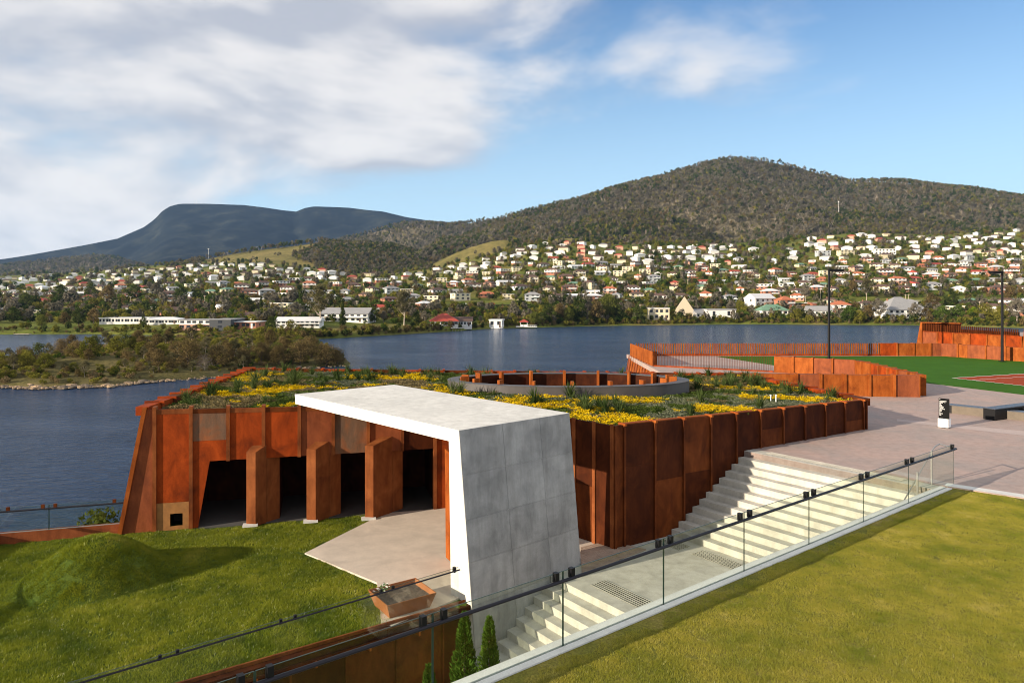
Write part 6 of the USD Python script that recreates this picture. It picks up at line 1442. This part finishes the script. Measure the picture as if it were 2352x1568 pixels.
def flax_at(X, Y, n, sx, sy):
    for _ in range(n):
        a, b = X + r.normal(0, sx), Y + r.normal(0, sy); p = None
        for d in np.linspace(22, 42, 240):
            x = (a - CX) / F * d; z = zb_(x, d) + .1
            if HY - (z - CZ) / d * F <= b: p = np.array([x, d, z - .1]); break
        if p is not None and shapely.contains_xy(bed.buffer(-.15), p[0], p[1]): fpts.append((a, b, p))
for a in ((430, 922, 3, 8, 4), (590, 890, 7, 28, 7), (690, 885, 6, 30, 8), (640, 868, 4, 30, 4), (760, 872, 6, 30, 6), (830, 868, 7, 35, 5), (930, 862, 11, 35, 4), (990, 866, 6, 18, 5), (880, 856, 5, 60, 2), (560, 862, 3, 20, 3), (1240, 925, 3, 14, 3), (1350, 940, 9, 30, 6), (1420, 945, 4, 20, 5), (1640, 880, 6, 30, 5), (1700, 888, 9, 35, 5), (1760, 885, 7, 25, 5), (1830, 900, 5, 25, 4), (1905, 912, 3, 10, 2), (1650, 862, 5, 40, 3), (1150, 856, 4, 50, 1.5), (1420, 857, 4, 50, 1.5), (1560, 870, 3, 20, 3), (480, 905, 3, 20, 6), (1060, 905, 3, 20, 3)): flax_at(*a)
for i in range(45):
    while True:
        x, y = r.uniform(bx0, bx1), r.uniform(by0, by1)
        if shapely.contains_xy(bed.buffer(-.2), x, y): break
    fpts.append((CX + x / y * F, HY - (zb_(x, y) - CZ) / y * F, np.array([x, y, zb_(x, y)])))
def fwhere(X, Y, p):
    if np.hypot((p[0] - OC[0]) / (OA + 1.6), (p[1] - OC[1]) / (OB + 1.6)) < 1: return "beside the oval roof opening"
    if p[1] > 36.5: return "by the far roof edge"
    if X < 560: return "at the steel roof corner above the water"
    if X < 1050 and Y < 885: return "among yellow flowers behind the canopy"
    if X < 1050: return "near the canopy edge"
    if X > 1600: return "on the roof point towards the plaza"
    return "on the roof above the stairs"
settle([(f"spiky green flax clump {fwhere(X, Y, p)}", X, (lambda L_, k=int(r.integers(4)), p=p, s=r.uniform(.5, .95), yw=r.uniform(0, 6): put_flax(L_, k, p, s, yw))) for X, Y, p in fpts])
ut = thing("roof_fitting", "small white pipe fitting poking out of the roof plants", "pipe", None, PD(662, 902, 30.5)); part(ut, "upright", MB().tube([(0, 0, -.5), (0, 0, .12)], .02, 8), L["frame_white"]); part(ut, "cross_pipe", MB().tube([(-.45, .05, .16), (.25, 0, .13)], .022, 8), L["frame_white"])
for X, Y, lab in ((2044, 919, "small white roof marker among plants, left one of two"), (2058, 918, "small white roof marker among plants, right one of two")):
    p = P(1640 * .866 + (X - 1640) * .866 if False else X * .866, Y * 1.0, 1.3) if False else PD(X * .866, (840 + (830 / 3.92)) * .866, 29.6)
    u = thing("roof_marker", lab, "marker", None, p); part(u, "post", MB().tube([(0, 0, -.35), (0, 0, .05)], .025, 8), L["frame_white"]); part(u, "cap", MB().tube([(0, 0, .05), (0, 0, .09)], .04, 8), L["frame_white"])

# ------------------------------------------------------------------ slim conifers in the sunken path, bush over the water
plain("twig_bark", (.12, .08, .05), .9)
leafmat("leaf_conifer", (.04, .085, .010), (.10, .175, .022), (.2, .28, .05), 2.0, .2)
def slim_conifer(name, lab, X, Yt, d, rad, seed):
    x = (X - CX) / F * d; zt = CZ - (Yt - HY) / F * d; h = zt - PATH
    t = thing(name, lab, "conifer", None, (x, d, PATH))
    r = rng(seed); n = 7000; tt = r.uniform(.02, 1, n) ** .8; a = r.uniform(0, 2 * PI, n); rr_ = rad * (1 - tt) ** .7 * (.68 + .28 * np.sin(a * 5 + tt * 23) * np.cos(tt * 17)) * r.uniform(.45, 1.0, n) ** .5 + .015
    c = np.c_[rr_ * np.cos(a), rr_ * np.sin(a), tt * h]
    out = np.c_[np.cos(a), np.sin(a), np.full(n, 1.6)] + r.normal(size=(n, 3)) * .35; out /= np.linalg.norm(out, axis=1, keepdims=True)
    w = np.cross(out, r.normal(size=(n, 3))); w /= np.linalg.norm(w, axis=1, keepdims=True); s = r.uniform(.03, .075, n)[:, None]
    v = np.stack([c - out * s * .4, c + w * s * .32, c + out * s * 1.1, c - w * s * .32], 1).reshape(-1, 3); i = np.arange(n)[:, None] * 4
    part(t, "foliage", (v, np.vstack([i + [0, 1, 2], i + [0, 2, 3]])), L["leaf_conifer"], kind="stuff")
    part(t, "trunk", MB().tube([(0, 0, -.05), (0, 0, h * .5), (0, 0, h * .9)], .045, 7, .01), L["twig_bark"])
slim_conifer("conifer", "tallest slim green conifer beside the rusty retaining wall end", 1067, 1408, 14.0, .72, 1)
slim_conifer("conifer", "second slim conifer before the concrete wall", 1124, 1418, 14.6, .62, 2)
slim_conifer("conifer", "small conifer tip before the retaining wall", 985, 1530, 12.4, .6, 3)
plant_tree("willow_wattle", "wattle", (-16.3, 28.3, -5.6), (.72, .72, .72), 1.0, "feathery yellow green bush behind the glass above the water", None)

# ------------------------------------------------------------------ waterside things, roads, poles and cars of the far bank
gz = at_town(1203, 757)
g = thing("gazebo", "white open gazebo with red roof on a jetty", "gazebo", None, gz + [0, -6, .6])
part(g, "deck", MB().box((1.5, -2, .0), (13, 9, .25)), L["frame_white"])
for x in (-2, 2):
    for y in (-2, 2): part(g, "post", MB().box((x, y, 1.4), (.3, .3, 2.8)), L["frame_white"])
part(g, "roof", hip_roof(5, 5, 2.9, 1.7, .5), L["roof_red"])
part(g, "wall", MB().box((0, .5, .65), (4, 3, 1.1)), L["frame_white"])
for i in range(5): part(g, "rail_post", MB().box((1 + i * 1.4, -6.2, .6), (.15, .15, 1.1)), L["frame_white"])
part(g, "rail", MB().box((4.2, -6.2, 1.1), (7, .12, .12)), L["frame_white"])
for X, Y, w, lab in ((1052, 757, 26, "low white jetty below the red roofed house"), (80, 772, 34, "small pale jetty at the left inlet")):
    p = at_town(X, Y - 4); j = thing("jetty", lab, "jetty", None, p + [0, -9, -.3]); l_ = wpx(w, p[1])
    part(j, "deck", MB().box((0, 0, .5), (l_, 2.2, .25)), L["frame_white" if X > 500 else "bark_pale"])
    for i in range(4): part(j, "pile", MB().box((-l_ / 2 + (i + .5) * l_ / 4, 0, -.4), (.25, .25, 2.2)), L["bark_pale"])
plain("asphalt", (.075, .075, .08), .9, var=.1, scale=.2); plain("car_white", (.75, .75, .74), .35); plain("car_red", (.35, .02, .02), .35); plain("car_grey", (.25, .26, .28), .35); plain("tyre", (.015, .015, .015), .8); plain("sign_green", (.03, .25, .16), .5); plain("guard_rail", (.5, .5, .48), .5)
def ribbon(name, pts, w, lab, m="asphalt", lift=.5):
    c = np.array([on_town(*q) for q in pts]); t = np.gradient(c[:, :2], axis=0); t /= np.linalg.norm(t, axis=1, keepdims=True); n = np.c_[-t[:, 1], t[:, 0]] * w / 2
    lo, hi = np.c_[c[:, :2] - n, c[:, 2] + lift], np.c_[c[:, :2] + n, c[:, 2] + lift]
    V = np.vstack([lo, hi]); k = len(c); f = [[i, i + 1, k + i + 1, k + i] for i in range(k - 1)]
    single(name, (V, np.array(f)), L[m], lab, kind="structure"); return c, n
hw, hn = ribbon("highway", [(x, 700 - 4 * math.sin((x - 1700) / 320) - (3 if x > 2050 else 0)) for x in range(1700, 2420, 12)], 8, "highway crossing the hillside above the shore houses")
ribbon("street", [(x, 702 + (x - 1010) * -.006) for x in range(1010, 1250, 12)], 7, "road above the grassy bank near the boathouse")
ribbon("street", [(2004, 664), (2001, 656), (1998, 648), (1996, 641)], 12, "steep straight street climbing the slope")
ribbon("street", [(x, 737 - (x - 2120) * .002) for x in range(2120, 2300, 12)], 8, "shore road behind the slat screen", lift=.3)
ribbon("bridge_deck", [(x, 695 - (x - 1380) * .010) for x in range(1380, 1700, 12)], 8, "road bridge deck with pale railing over the shore", lift=1.2)
bp = np.array([on_town(x, 695 - (x - 1380) * .010) for x in range(1380, 1700, 12)])
br = thing("bridge_railing", "long white railing of the road bridge", "railing")
for a, b in zip(bp[:-1], bp[1:]):
    part(br, "rail", MB().beam(a + [0, -4, 2.0], b + [0, -4, 2.0], .25, .7), L["frame_white"])
gr_ = thing("guard_rail", "pale guard rail along the far highway", "railing")
for a, b in zip(hw[:-1:2], hw[2::2]): part(gr_, "rail", MB().beam(a + [0, -4.6, 1.2], b + [0, -4.6, 1.2], .15, .3), L["guard_rail"])
def car(loc, yaw, m, lab):
    t = thing("parked_car" if False else "car", lab, "car", "cars on the far roads", loc, yaw)
    part(t, "body", MB().box((0, 0, .65), (4.4, 1.8, .7)), L[m]); part(t, "cabin", MB().hexa(np.array([(-1.5, -.8, 1.0), (1.2, -.8, 1.0), (.7, -.7, 1.5), (-1.2, -.7, 1.5)]), np.array([(-1.5, .8, 1.0), (1.2, .8, 1.0), (.7, .7, 1.5), (-1.2, .7, 1.5)])), L["window_dark"])
    for x in (-1.4, 1.4):
        for y in (-.85, .85): part(t, "wheel", MB().tube([(x, y - .1, .33), (x, y + .1, .33)], .33, 10), L["tyre"])
for X, Y, m, lab in ((1852, 699, "car_white", "white car on the highway left of the lamp post"), (1917, 697, "car_white", "white car on the highway right of the lamp post"), (1940, 698, "car_red", "red car on the highway"), (1978, 697, "car_white", "white car on the highway near the green sign"), (1065, 701, "car_white", "white van parked above the grassy bank"), (1130, 701, "car_red", "red car above the grassy bank"), (1105, 701, "car_grey", "grey car above the grassy bank"), (1632, 732, "car_white", "white car beside the flat warehouse"), (2250, 736, "car_white", "white car on the shore road")):
    car(on_town(X, Y) + [0, -1.5, .55], .05, m, lab)
for X, Y, h, lab in ((300, 705, 24, 0), (236, 700, 20, 0), (268, 698, 26, 0), (308, 720, 34, 0), (368, 700, 26, 0), (470, 700, 22, 0), (494, 704, 22, 0), (640, 690, 20, 0), (1470, 722, 24, 0), (1790, 726, 16, 0), (1885, 690, 26, 0), (1190, 702, 16, 0), (1290, 724, 20, 0), (1366, 690, 26, 0), (1580, 660, 18, 0), (2080, 700, 24, 0), (2087, 702, 26, 0), (1730, 640, 16, 0), (2250, 726, 34, 0), (1045, 700, 14, 0), (820, 712, 22, 0), (2130, 690, 16, 0), (560, 650, 14, 0), (1010, 706, 18, 0)):
    p = on_town(X, Y); hh = h / F * p[1]
    def mk(L_, p=p, hh=hh):
        t = thing("utility_pole", L_, "utility pole", "utility poles of the far bank", p)
        part(t, "pole", MB().tube([(0, 0, -.5), (0, 0, hh)], .26, 6, .18), L["timber_pale"]); part(t, "crossarm", MB().box((0, 0, hh - .7), (2.4, .22, .22)), L["timber_pale"])
    PLAN.append((f"slender pale utility pole {near(X, Y)}", X, mk))
settle(PLAN); PLAN = []
rt_ = thing("retaining_wall", "pale concrete retaining wall curving across the bare upper slope", "retaining wall")
wl = [on_town(X, Y) for X, Y in ((1936, 576), (1960, 574), (1985, 573), (2010, 573), (2040, 575))]
for a, b in zip(wl[:-1], wl[1:]): part(rt_, "wall_segment", MB().beam(a + [0, 0, .8], b + [0, 0, .8], .5, 2.6), L["timber_pale"])
mast = thing("radio_mast", "thin white mast standing out of the hill forest", "mast", None, H3pt(np.array([1926.0]), np.array([.98]))[0]); part(mast, "pole", MB().tube([(0, 0, 0), (0, 0, 46)], .7, 6, .4), L["frame_white"]); part(mast, "mast_head", MB().box((0, 0, 44), (2.4, 2.4, 2)), L["frame_white"])
for X in (446, 452):
    mast = thing("radio_mast", f"thin summit mast on the flat mountain, {'left' if X < 450 else 'right'} one of two", "mast", None, Mpt(np.array([float(X)]), np.array([1.0]))[0] - [0, 0, 4]); part(mast, "pole", MB().tube([(0, 0, 0), (0, 0, 52)], 1.4, 5, .7), L["guard_rail"])
mast = thing("radio_mast", "thin pale phone mast on the ridge before the mountain", "mast", None, Kpt(np.array([479.0]), np.array([.97]))[0]); part(mast, "pole", MB().tube([(0, 0, -2), (0, 0, 28)], .6, 6, .4), L["frame_white"]); part(mast, "mast_head", MB().box((0, 0, 27), (3, 3, 1.2)), L["frame_white"])

# ------------------------------------------------------------------ air
usdkit.material(stage, "/World/Looks/haze_air", {"v": ("principled_volume", {"color": (.36, .60, 1.0), "density": 2.4e-5, "anisotropy": .1})}, [], volume="v.volume")
single("haze", trimesh.creation.box(bounds=[(-9200, -1600, -18.0), (9200, 10200, 980.0)]), "/World/Looks/haze_air", "thin bluish air between the site and the mountain", kind="stuff")
